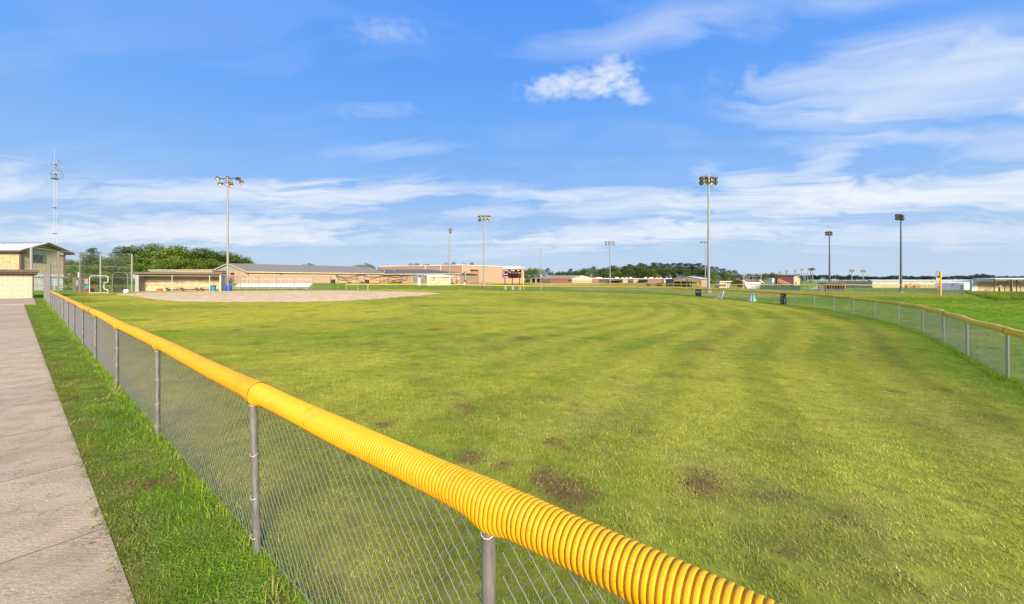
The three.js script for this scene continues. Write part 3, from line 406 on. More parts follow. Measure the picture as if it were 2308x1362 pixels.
function curveFence(name, label, pts, o) {                         // fence with a yellow guard along a curve
  const curve = new THREE.CatmullRomCurve3(pts.map(([x, d]) => V(x, 0, d)), false, 'centripetal'), L = curve.getLength(), n = Math.round(L / 3.05); curve.arcLengthDivisions = 900;
  const P = curve.getSpacedPoints(n).map((p) => [p.x, -p.z]), f = thing(name, label, 'fence', V(P[n >> 1][0], G(...P[n >> 1]), P[n >> 1][1])), rr = rng(o.seed);
  const vis = ([x, d]) => d > .5 && Math.abs(x) < d * 1.34 + 1;
  P.forEach(([x, d], i) => { if (!vis([x, d])) return; const a = P[Math.max(0, i - 1)], b = P[Math.min(n, i + 1)], l = Math.hypot(b[0] - a[0], b[1] - a[1]), nx = (b[1] - a[1]) / l * .03, nd = -(b[0] - a[0]) / l * .03, q = (rr() - .5) * .02; part(f, 'post', rod([V(x + nx, G(x, d) - .05, d + nd), V(x + nx + q, G(x, d) + o.h - .03, d + nd)], o.post ?? .024, d < 30 ? 10 : 6), o.dark ? M.steel : M.galv); });
  for (let i = 0; i < n; i++) { const a = P[i], b = P[i + 1]; if (!vis(a) && !vis(b)) continue; part(f, 'chain_link_mesh', linkPanel(a, b, G(...a) + .03, G(...b) + .03, o.h - .06, false, o.wire ?? .0023), M.wireFar, 'stuff'); }
  const path = (s) => { const p = curve.getPointAt(clamp(s / L, 0, 1)); const w = .012 * Math.sin(s * 2 * Math.PI / 3.05) + .012 * noise(s * .23, o.seed); return new THREE.Vector3(p.x, G(p.x, -p.z) + o.h + w, p.z); };
  if (o.guard) { let s = 0, k = 0; while (s < L - .5) { const e = Math.min(L, s + 5.6 + rr() * 1.2), R = o.guard + (k++ % 2 ? .004 : -.002), p = path((s + e) / 2); if (-p.z > -1) part(f, 'rail_guard', padTube(path, s, e - .03, () => .3, p.z > -30 ? 16 : 8, (q, t) => R + .004 * noise(q * 1.3, 5) + .012 * angDown(t) * Math.pow(Math.abs(Math.cos(q * Math.PI / 3.05)), 30) + .006 * Math.exp(-((q - s) * (q - s)) / .05)), o.mat ?? M.padLifted); s = e; } }
  else part(f, 'top_rail', rod(Array.from({ length: 40 }, (_, i) => path(.02 + (L - .04) * i / 39)), .022, 5), M.galv);
  return P;
}
curveFence('outfield_fence', 'long curved chain link outfield fence topped with a yellow guard', FPTS.filter((_, i) => i % 12 === 0).concat([FPTS[FPTS.length - 1]]), { h: .985, guard: .069, seed: 4, dark: true });
curveFence('far_field_fence', 'padded chain link fence of the second ball field behind the outfield', [[gx(2120, 54), 54], [gx(2040, 55), 55], [gx(1953, 56), 56], [gx(1860, 58), 58], [gx(1770, 61), 61], [gx(1650, 65), 65], [gx(1560, 68), 68], [gx(1450, 74), 74], [gx(1340, 81), 81], [gx(1260, 87), 87], [gx(1182, 93), 93]], { h: 1.42, guard: .052, seed: 9, wire: .0016, mat: M.yellowDull });
curveFence('foul_line_fence', 'bare chain link fence running right from the winged foul pole', [[gx(2122, 54), 54], [gx(2168, 54.4), 54.4], [gx(2110, 70), 70], [gx(2040, 84), 84], [gx(1960, 100), 100], [gx(1925, 111), 111]], { h: 1.45, seed: 2, wire: .0018 });
curveFence('bleacher_fence', 'tall bare chain link fence in front of the aluminium bleachers', [[gx(500, 65.6), 65.6], [gx(585, 66.4), 66.4], [gx(690, 67.5), 67.5], [gx(745, 68.5), 68.5]], { h: 2.3, seed: 3, post: .034 });
{ // gate stubs and rails in front of the batting cage
  const f = thing('gate_posts', 'short pale gate posts with rails in front of the batting cage', 'gate', g0(806, 70));
  for (const px of [780, 806, 829]) { const p = g0(px, 69.5); part(f, 'post', rod([p.clone().setY(p.y - .05), p.clone().setY(p.y + (px === 829 ? 1.15 : 1.3))], px === 829 ? .11 : .06, 8), M.polePale); }
  const a = g0(780, 69.5), b = g0(806, 69.5); for (const y of [.45, .95]) part(f, 'rail', rod([a.clone().setY(a.y + y), b.clone().setY(b.y + y)], .022, 5), M.galv);
}
for (const [px, d, top, wing, label] of [[2120, 54, 611, 1, 'orange yellow foul pole with a wing screen at the far right field'], [1180, 93, 616, 0, 'thin lemon foul pole right of the maroon scoreboard']]) {
  const p = g0(px, d), t = thing('foul_pole', label, 'foul pole', p), y1 = hy(top, d);
  part(t, 'pole', rod([p.clone().setY(p.y - .05), p.clone().setY(y1)], wing ? .115 : .07, 10), wing ? M.yellow : M.lemon);
  if (wing) { const w = .52, z = p.z + .05, x0 = p.x - .12, yb = hy(632, d); for (const [a, b] of [[[x0, y1 - .03], [x0 - w, y1 - .03]], [[x0 - w, y1 - .03], [x0 - w, yb]], [[x0 - w, yb], [x0, yb]]]) part(t, 'wing_frame', rod([new THREE.Vector3(a[0], a[1], z), new THREE.Vector3(b[0], b[1], z)], .03, 6), M.steel); part(t, 'wing_mesh', wires(Array.from({ length: 9 }, (_, i) => [new THREE.Vector3(x0 - w * i / 9, yb, z), new THREE.Vector3(x0 - w * i / 9, y1, z)]), .006), M.wireFar, 'stuff'); part(t, 'brace', box(x0 - w / 2, hy(629.5, d), -z, w, .3, .05), M.yellow); }
}

// ---------------------------------------------------------------- floodlight masts and poles
function mast(name, label, group, px, d, top, o) {
  const p = g0(px, d), t = thing(name, label, 'light pole', p, group), y1 = hy(top, d), H = y1 - p.y;
  part(t, 'pole', rod([p.clone().setY(p.y - .1), p.clone().setY(p.y + H * .5), p.clone().setY(y1)], [o.r, o.r * .75, o.r * .5], 12), o.mat);
  if (o.base) part(t, 'base', lathe([[o.r * 1.9, -.1], [o.r * 1.9, o.base], [o.r * 1.2, o.base + .05], [0, o.base + .05]], 14, p, UPV), o.baseMat ?? M.concrete);
  const a = (o.yaw ?? 0) * Math.PI / 180, ax = new THREE.Vector3(Math.cos(a), 0, -Math.sin(a));
  o.rows.forEach(([dy, lamps]) => {
    const y = y1 - dy, c = new THREE.Vector3(p.x, y, p.z), xs = lamps.map((l) => l[0]), lo = Math.min(...xs, -.2), hi = Math.max(...xs, .2);
    part(t, 'crossarm', bar(c.clone().addScaledVector(ax, lo), c.clone().addScaledVector(ax, hi), .12), M.steelDark);
    if (o.brace) for (const s of [-1, 1]) part(t, 'brace', bar(c.clone().addScaledVector(ax, s * .9), c.clone().setY(y - .85), .05), M.steelDark);
    for (const [x, yaw, tilt = 28, down = .34] of lamps) {
      const w = yaw * Math.PI / 180, k = tilt * Math.PI / 180, dir = new THREE.Vector3(Math.sin(w) * Math.cos(k), -Math.sin(k), Math.cos(w) * Math.cos(k)), s = o.s ?? 1, c2 = c.clone().addScaledVector(ax, x), at = c2.clone(); at.y -= down * s;
      const lamp = part(t, 'lamp', [lathe([[.06, -.42], [.13, -.40], [.15, -.2], [.24, -.12], [.35, .06], [.40, .2], [.375, .2], [.33, .06], [.2, -.08], [0, -.12]].map(([r, h]) => [r * s * .92, h * s]), o.seg ?? 14, at, dir), bar(c2, at.clone().addScaledVector(dir, -.2 * s), .06 * s)], M.lampOut);
      part(lamp, 'reflector', lathe([[.325, .055], [.19, -.07], [.001, -.105]].map(([r, h]) => [r * s * .92, (h + .02) * s]), o.seg ?? 14, at, dir), M.lampIn);
    }
  });
  return t;
}
const m = (px, d) => px * d / FOC;
mast('light_mast', 'tall pale mottled floodlight mast behind the blue barrel by the far dugout', 'floodlight masts', 513, 67, 399, { r: .2, mat: M.polePale, rows: [[.25, [[m(-22, 67), -8, 8, 0], [m(2, 67), 4, 12, 0], [m(22, 67), 70, 30, .05], [m(31, 67), 62, 30, .6]]], [1.0, [[m(-17, 67), -6, 22, .2], [m(6, 67), 160, 25, .05], [m(10, 67), 18, 25, .45]]]], brace: 1, yaw: -3 });
mast('light_mast', 'pale floodlight mast with seven lamps left of the maroon scoreboard', 'floodlight masts', 1091, 91, 483, { r: .24, mat: M.polePale, base: .75, baseMat: M.brickDark, rows: [[.3, [[m(-10.5, 91), -25], [m(-2.5, 91), -5], [m(4.5, 91), 8], [m(11.5, 91), 40]]], [1.0, [[m(-9, 91), -50], [m(-.5, 91), 0], [m(8, 91), 5]]]] });
mast('light_mast', 'slim dark floodlight mast seen edge on behind the white shed', 'floodlight masts', 1013, 128, 511, { r: .27, mat: M.steel, rows: [[.5, [[.25, 80], [.6, 70], [.45, 100]]], [1.3, [[.25, 80], [.6, 70], [.45, 100]]]], yaw: 75, s: 1.25 });
mast('light_mast', 'distant floodlight mast with eight lamps in front of the low brick school', 'floodlight masts', 1375, 176, 542, { r: .3, mat: M.steel, rows: [[.5, [-9, -3, 3, 9].map((q) => [m(q, 176), q * 7])], [1.4, [-9, -3, 3, 9].map((q) => [m(q, 176), q * 7])]] });
mast('light_mast', 'tall steel floodlight mast with eight lamps just beyond the curved outfield fence', 'floodlight masts', 1597.5, 63.5, 393, { r: .24, mat: M.steel, base: .55, baseMat: M.polePale, rows: [[.35, [[m(-16, 63), -62, 24], [m(-5, 63), -40, 24], [m(6, 63), 42, 24], [m(17, 63), 60, 24]]], [1.0, [[m(-16, 63), -60, 24], [m(-5, 63), -30, 24], [m(6, 63), 30, 24], [m(17, 63), 58, 24]]]], yaw: 6, s: 1.05 });
mast('light_mast', 'thin distant floodlight mast partly hidden behind the tall steel mast', 'floodlight masts', 1590, 176, 542, { r: .26, mat: M.steel, rows: [[.5, [-9, -3, 3, 9].map((q) => [m(q, 176), q * 7])]] });
mast('light_mast', 'dark floodlight mast standing above the brown plank dugout', 'floodlight masts', 1870, 137, 520, { r: .3, mat: M.steelDark, rows: [[.3, [[-1.3, -70], [-.5, -70], [.3, -70], [.9, 60]]], [1.0, [[-1.2, -70], [-.4, -70], [.4, -70], [.9, 60]]]], yaw: 8, s: 1.0 });
mast('light_mast', 'dark floodlight mast with clustered lamps before the long white metal building', 'floodlight masts', 2031, 82, 482, { r: .2, mat: M.steelDark, base: .5, baseMat: M.polePale, rows: [[.2, [[-1.05, -70, 20, .2], [-.6, -66, 20, .2], [-.2, -60, 20, .2], [.35, 70, 20, .25]]], [.8, [[-1.0, -70, 20, .2], [-.55, -66, 20, .2], [-.15, -60, 20, .2], [.45, 70, 20, .25]]]], yaw: 16 });
for (const [px, top, label, n] of [[1920, 607, 'small distant floodlight pole left of a twin above the far trees', 4], [1945.5, 608, 'small distant floodlight pole right of a twin above the far trees', 4], [1807.5, 606, 'small distant floodlight pole right of the maroon press box', 2], [1827, 604, 'distant dark floodlight pole, left of the close pair by the bleachers', 5], [1832, 603, 'distant floodlight pole, right of the close pair by the bleachers', 4]])
  mast('distant_light_pole', label, 'distant floodlight poles', px, 430, top, { r: .45, mat: px === 1827 ? M.steelDark : M.steel, rows: [[.5, Array.from({ length: n }, (_, i) => [(i - (n - 1) / 2) * 1.3, 0, 20])], [1.8, Array.from({ length: n }, (_, i) => [(i - (n - 1) / 2) * 1.3, 0, 20])]].slice(0, n > 2 ? 2 : 1), s: 2.0, seg: 8 });
for (const [px, top, label] of [[1757.5, 613, 'dark utility pole, leftmost of three above the maroon press box'], [1773, 610, 'dark utility pole, middle of three above the maroon press box'], [1792.5, 609, 'dark utility pole, rightmost of three above the maroon press box']]) {
  const p = g0(px, 150), t = thing('utility_pole', label, 'utility pole', p, 'utility poles above the press box'), y = hy(top, 150);
  part(t, 'pole', rod([p.clone().setY(p.y - .1), p.clone().setY(y + .2)], [.16, .12], 8), M.woodGrey); part(t, 'crossarm', box(p.x, y - .15, 150 - .16, 1.75, .16, .12), M.woodGrey); part(t, 'crossarm', box(p.x, y - .55, 150 - .16, 1.1, .12, .12), M.woodGrey);
}
{ // flagpole
  const p = g0(1219, 81.5), t = thing('flagpole', 'bare white flagpole behind the outfield fence', 'flagpole', p), y = hy(560, 81.5);
  part(t, 'pole', rod([p.clone().setY(p.y - .05), p.clone().setY(y - .2)], [.10, .06], 10), M.polePale); part(t, 'finial', ball(p.clone().setY(y - .1), .1), M.steel);
}

// ---------------------------------------------------------------- left side: buildings round home plate
function wallBand(t, name, a, b, y0, y1, th, mt) { return part(t, name, wallGeo(a, b, y0, y1, th), mt); }
function wallGeo(a, b, y0, y1, th) { const L = Math.hypot(b[0] - a[0], b[1] - a[1]), nx = -(b[1] - a[1]) / L * th, nd = (b[0] - a[0]) / L * th; return prism([a, b, [b[0] + nx, b[1] + nd], [a[0] + nx, a[1] + nd]], y0, y1); }
{ // two-storey press box and concession
  const t = thing('concession_building', 'two storey tan metal sided building with brown trimmed gable roof behind the backstop', 'building', V(-84, 0, 66));
  const X = -81.2, XL = -116, D0 = 66, D1 = 72.3, DM = (D0 + D1) / 2, Y1 = 2.76, YE = 6.75, YR = 8.15;
  part(t, 'block_wall', prism([[XL, D0 + .06], [X - .06, D0 + .06], [X - .06, D1 - .06], [XL, D1 - .06]], -.1, Y1), M.white);
  part(t, 'siding', [prism([[XL, D0], [X, D0], [X, D1], [XL, D1]], Y1, YE), faces([[V(X, YE, D0), V(X, YE, D1), V(X, YR - .12, DM)]]), ...Array.from({ length: 17 }, (_, i) => { const d = D0 + .3 + i * .36, y = YE + (YR - .25 - YE) * (1 - Math.abs(d - DM) / (DM - D0)); return box(X + .012, (Y1 + y) / 2, d, .03, y - Y1, .07); }), ...Array.from({ length: 90 }, (_, i) => box(XL + .2 + i * .385, (Y1 + YE) / 2, D0 - .012, .07, YE - Y1, .03))], M.tan);
  for (const d of [D0 - .02, D1 + .02]) part(t, 'corner_trim', box(X + .02, (Y1 + YE) / 2 - .1, d, .32, YE - Y1 + .2, .22), M.brown);
  part(t, 'roof_panel', slab([V(XL, YE - .12, D0 - .75), V(X + 1, YE - .12, D0 - .75), V(X + 1, YR, DM), V(XL, YR, DM)], .07), M.roofWhite);
  part(t, 'roof_panel', slab([V(X + 1, YE - .12, D1 + .85), V(XL, YE - .12, D1 + .85), V(XL, YR, DM), V(X + 1, YR, DM)], .07), M.roofWhite);
  part(t, 'ridge_cap', Array.from({ length: 34 }, (_, i) => box(XL + .5 + i * 1.02, YR + .05, DM, .7, .06, .34)), M.brown);
  for (const [d, s] of [[D0 - .78, 1], [D1 + .88, -1]]) { part(t, 'rake_trim', bar(V(X + 1.03, YE - .2, d), V(X + 1.03, YR - .03, DM), .09, .3), M.brown); part(t, 'fascia', bar(V(XL, YE - .24, d), V(X + 1, YE - .24, d), .08, .26), M.brown); part(t, 'rafter_tail', Array.from({ length: 5 }, (_, i) => { const k = (i + .5) / 5; return bar(V(X, lerp(YE, YR, k) - .22, lerp(d, DM, k)), V(X + .95, lerp(YE, YR, k) - .22, lerp(d, DM, k)), .08, .1); }), M.brown); }
  const w = part(t, 'window', [box(X + .05, hy(575, 67), 68.35, .06, .14, 2.15), box(X + .05, hy(592, 67) + .02, 68.35, .06, .14, 2.15), ...[67.3, 68.05, 69.05, 69.4].map((d) => box(X + .05, (hy(575, 67) + hy(592, 67)) / 2, d, .06, 1.3, .1))], M.brown);
  for (const [d, k] of [[67.68, .64], [68.55, .88]]) part(w, 'pane', box(X + .035, (hy(575, 67) + hy(592, 67)) / 2, d, .02, 1.13, k), M.glass); part(w, 'shutter', box(X + .04, (hy(575, 67) + hy(592, 67)) / 2, 69.24, .03, 1.12, .24), M.sage);
  part(t, 'door', box(X + .0, 1.25, 69.7, .12, 2.1, .9), M.dark); part(t, 'ledge', box(X - .02, Y1 - .2, DM, .2, .5, 6.2), M.white);
  for (const d of [66.7, 71.4]) part(t, 'floodlight', [box(X + .18, hy(569, 68), d, .3, .34, .3), box(X + .18, hy(569, 68), d + .42, .3, .34, .3)], M.white);
}
{ // near dugout seen from behind
  const t = thing('near_dugout', 'cream block dugout seen from behind at the end of the walkway', 'dugout', V(-48, 0, 38.4)), N = (a, k) => [-46 - .64 * a - .80 * k, 38.3 - .77 * a + .66 * k];
  part(t, 'back_wall', prism([N(0, 0), N(5, 0), N(5, .2), N(0, .2)], -.1, 2.26), M.cmu); part(t, 'side_wall', prism([N(0, .2), N(.2, .2), N(.2, 9), N(0, 9)], -.1, 2.26), M.cmu); part(t, 'side_wall', prism([N(4.8, .2), N(5, .2), N(5, 9), N(4.8, 9)], -.1, 2.26), M.cmu);
  part(t, 'roof', prism([N(-.3, -.35), N(5.3, -.35), N(5.3, 9.3), N(-.3, 9.3)], 2.28, 2.5), M.brown); part(t, 'fascia', prism([N(-.34, -.43), N(5.3, -.43), N(5.3, -.35), N(-.34, -.35)], 2.32, 2.6), M.brown); part(t, 'gutter', prism([N(-.4, -.52), N(5.3, -.52), N(5.3, -.43), N(-.4, -.43)], 2.46, 2.7), M.brown);
  part(t, 'downpipe', rod([V(-45.9, -.05, 38.25), V(-45.9, 2.4, 38.25)], .05, 8), M.brown);
}
{ // radio tower with two dishes
  const px = 123, d = 118, p = g0(px, d), t = thing('radio_tower', 'slender lattice radio tower with two grid dishes behind the tan building', 'radio tower', p), w = .33, y1 = hy(398, d), legs = [[0, w], [-w * .87, -w / 2], [w * .87, -w / 2]];
  const L = (i, y) => new THREE.Vector3(p.x + legs[i][0], y, p.z + legs[i][1]);
  for (let i = 0; i < 3; i++) part(t, 'leg', rod([L(i, p.y - .1), L(i, y1 + 5)], .022, 5), M.alu);
  const br = []; for (let k = 0, y = p.y; y < y1 + 4.5; y += .75, k++) for (let i = 0; i < 3; i++) br.push([L(i, y), L((i + 1) % 3, y + .75)]);
  part(t, 'lattice', wires(br, .008), M.alu, 'stuff');
  for (const [py, s] of [[403.5, 1], [469, .45], [527, .5]]) part(t, 'platform', lathe([[0, 0], [.75 * s + .1, 0], [.75 * s + .1, .16], [0, .16]], 10, new THREE.Vector3(p.x, hy(py, d), p.z), UPV), M.steelDark);
  part(t, 'antenna', rod([new THREE.Vector3(p.x, y1 + 4.5, p.z), new THREE.Vector3(p.x, hy(336, d), p.z)], [.03, .015], 5), M.alu);
  for (const [py, mt] of [[372, M.steel], [394, M.steelDark]]) {
    const c = new THREE.Vector3(p.x + .75, hy(py, d), p.z + .2), dir = new THREE.Vector3(.85, -.06, .52).normalize(), dish = part(t, 'dish', [...Array.from({ length: 13 }, (_, i) => { const k = (i - 6) / 6.4, h = Math.sqrt(1 - k * k) * 1.28, q = new THREE.Quaternion().setFromUnitVectors(new THREE.Vector3(0, 0, 1), dir), pts = Array.from({ length: 9 }, (_, j) => { const v = (j - 4) / 4 * h, x = k * 1.28; return new THREE.Vector3(x, v, (x * x + v * v) * .3).applyQuaternion(q).add(c); }); return rod(pts, .016, 4); }), rod(Array.from({ length: 25 }, (_, j) => { const a = j / 24 * 6.2832, q = new THREE.Quaternion().setFromUnitVectors(new THREE.Vector3(0, 0, 1), dir); return new THREE.Vector3(Math.cos(a) * 1.28, Math.sin(a) * 1.28, .49).applyQuaternion(q).add(c); }), .04, 5)], mt);
    part(dish, 'feed', rod([c, c.clone().addScaledVector(dir, 1.05)], .04, 5), M.steelDark);
    part(dish, 'mount', [bar(new THREE.Vector3(p.x, c.y + .3, p.z), c, .16), bar(new THREE.Vector3(p.x + .25, c.y - .95, p.z), c, .1), bar(new THREE.Vector3(p.x - .45, c.y + .15, p.z), new THREE.Vector3(p.x + .4, c.y + .05, p.z), .22)], M.steelDark);
  }
}
{ // backstop
  const t = thing('backstop', 'tall pipe and chain link backstop behind home plate', 'backstop', g0(180, 56)), P = [[70, 54, 557], [131, 55, 566], [180, 56, 568], [226, 58, 571], [297, 60, 573]];
  const at = P.map(([px, d, py]) => [gx(px, d), d, hy(py, d)]);
  at.forEach(([x, d, y], i) => part(t, 'post', rod([V(x, -.05, d), V(x, y, d)], i === 0 ? .15 : i === 3 || i === 4 ? .095 : .075, 9), i === 0 || i > 2 ? M.polePale : M.galv));
  for (let i = 0; i < at.length - 1; i++) { const [x, d, y] = at[i], [X, D, Y] = at[i + 1]; for (const k of [1, .66, .38]) part(t, 'rail', rod([V(x, y * k - .03, d), V(X, Y * k - .03, D)], .032, 6), M.galv); part(t, 'chain_link_mesh', linkPanel([x, d - .05], [X, D - .05], .05, .05, Math.min(y, Y) - .15, false, .0016), M.wireFar, 'stuff'); }
  for (let i = 1; i < 2; i++) { const [x, d] = at[i], [X, D] = at[i + 1]; part(t, 'rail', rod([V(x, 1.0, d), V(X, 1.0, D)], .03, 6), M.galv); }
}
function tubeFrame(t, name, pts, r, mt) { return part(t, name, rod(pts, r, 6), mt); }
{ // pitching screens
  const d = 53, f = (px, py) => S(px, py, d); let t = thing('pitching_screen', 'white pipe L shaped pitching screen with a notch on its right side', 'screen', g0(222, d));
  const rr = (pts) => { const c = new THREE.CatmullRomCurve3(pts.flatMap((p, i) => i && i < pts.length - 1 ? [p.clone().lerp(pts[i - 1], .12), p.clone().lerp(pts[i + 1], .12)] : [p])); c.curveType = 'catmullrom'; c.tension = .05; return c.getPoints(60); };
  const y0 = 661;
  tubeFrame(t, 'frame', rr([f(201.5, y0), f(201.5, 622.3), f(243, 622.3), f(243, 636.5), f(234, 638), f(234, 651.5), f(243, 653.5), f(243, y0)]), .045, M.white);
  tubeFrame(t, 'skid', [f(201.5, 660.3), f(243, 660.3)], .04, M.white);
  part(t, 'net', wires([...Array.from({ length: 18 }, (_, i) => [f(203 + i * 1.75, 623), f(203 + i * 1.75, 660)]), ...Array.from({ length: 16 }, (_, i) => [f(202, 624 + i * 2.3), f(233.5, 624 + i * 2.3)])], .004), M.net, 'stuff');
  t = thing('pitching_screen', 'rectangular pitching screen with dark net left of the far dugout', 'screen', g0(270, d));
  tubeFrame(t, 'frame', rr([f(253, y0), f(253, 614.6), f(287, 614.6), f(287, y0)]), .045, M.galv); tubeFrame(t, 'skid', [f(253, 660), f(287, 660)], .04, M.galv);
  part(t, 'net', wires([...Array.from({ length: 30 }, (_, i) => [f(254 + i * 1.12, 615.5), f(254 + i * 1.12, 660)]), ...Array.from({ length: 38 }, (_, i) => [f(253.5, 616 + i * 1.17), f(286.5, 616 + i * 1.17)])], .008), M.netDark, 'stuff');
}
{ // wheelbarrow tipped up
  const d = 54.5, t = thing('wheelbarrow', 'tipped teal and red wheelbarrow behind the L shaped screen', 'wheelbarrow', g0(198, d)), f = (px, py, k = 0) => S(px, py, d + k);
  part(t, 'tray', slab([f(187, 654), f(199, 650), f(200, 643.5), f(192, 644.5)], .5), M.green); part(t, 'chassis', slab([f(187, 659), f(203, 658.5), f(204, 650), f(199, 650.5)], .45), M.red);
  for (const k of [0, .5]) part(t, 'handle', bar(f(202, 651, k), f(213.5, 640.5, k), .08), M.red); part(t, 'wheel', lathe([[.1, -.06], [.24, -.06], [.26, 0], [.24, .06], [.1, .06]], 14, f(204.5, 654.5, -.1), new THREE.Vector3(0, 0, 1)), M.black);
}
for (const [px, d, label] of [[136, 63, 'grey picnic table against the concession building'], [228, 62, 'weathered picnic table seen through the L shaped screen'], [261, 62, 'weathered picnic table seen through the dark net screen']]) {
  const p = g0(px, d), t = thing('picnic_table', label, 'picnic table', p, 'picnic tables behind the backstop'), L = px === 136 ? 2.9 : 1.9;
  for (let i = 0; i < 4; i++) part(t, 'top_plank', box(p.x, .76, d - .3 + i * .2, L, .05, .17), M.woodGrey);
  for (const s of [-1, 1]) { part(t, 'seat_plank', box(p.x, .45, d + s * .7, L, .05, .26), M.woodGrey); part(t, 'leg', [bar(V(p.x + s * L * .34, 0, d - .6), V(p.x + s * L * .34, .73, d - .2), .09), bar(V(p.x + s * L * .34, 0, d + .6), V(p.x + s * L * .34, .73, d + .2), .09), bar(V(p.x + s * L * .34, .41, d - .8), V(p.x + s * L * .34, .41, d + .8), .08)], M.woodGrey); }
}
{ // timber frame behind the backstop
  const d = 63, t = thing('timber_rack', 'weathered timber rack with plywood panels left of the wheelbarrow', 'rack', g0(183, d));
  for (const px of [166, 170, 177, 184, 190, 198]) part(t, 'post', box(gx(px, d), 1.05, d, .22, 2.2, .15), M.woodGrey); for (const py of [630, 640, 646]) part(t, 'rail', box(gx(182, d), hy(py, d), d - .13, 2.3, .14, .06), M.woodGrey);
  for (const [a, b, c, e] of [[171, 176, 632, 644], [190.5, 198, 629, 641]]) part(t, 'panel', slab([S(a, e, d - .2), S(b, e, d - .2), S(b, c, d - .2), S(a, c, d - .2)], .04), M.concrete);
  part(t, 'pipe', rod([V(gx(172, d), 1, d + .3), V(gx(172, d), hy(614, d), d + .3)], .09, 8), M.white);
}
{ const d = 190, t = thing('orange_bus', 'distant orange school bus with a white roof beyond the far dugout', 'bus', g0(279, d)), x = gx(279, d), y = G(x, d); part(t, 'body', box(x, hy(628, d), d, 4.6, hy(624.5, d) - hy(631.5, d), 2.4), M.orange); part(t, 'roof', box(x, hy(624, d), d, 4.7, .35, 2.5), M.white); for (const s of [-.32, -.1, .12]) part(t, 'window', box(x + s * 4.6, hy(627, d), d - 1.21, .75, .6, .04), M.dark); for (const s of [-.3, .3]) part(t, 'wheel', lathe([[.0, -.15], [.5, -.15], [.5, .15], [0, .15]], 12, V(x + s * 4.6, y + .5, d - 1.1), new THREE.Vector3(0, 0, 1)), M.black); part(t, 'skirt', box(x, (y + .3 + hy(631.5, d)) / 2, d, 4.4, hy(631.5, d) - y - .3, 2.2), M.orange); }
{ const d = 52.5, p = g0(283.5, d), t = thing('hose_reel', 'small white plastic hose reel at the foot of the dark net screen', 'hose reel', p); part(t, 'drum', lathe([[.05, -.14], [.24, -.14], [.24, -.1], [.15, -.09], [.15, .09], [.24, .1], [.24, .14], [.05, .14]], 14, V(p.x, .3, d), new THREE.Vector3(.3, 0, 1)), M.white); part(t, 'stand', [bar(V(p.x - .1, -.02, d), V(p.x, .3, d), .07), bar(V(p.x + .16, -.02, d), V(p.x, .3, d), .07)], M.white); }
const DUG = { a: [gx(304, 60.5), 60.5], b: [gx(498, 64.8), 64.8] };
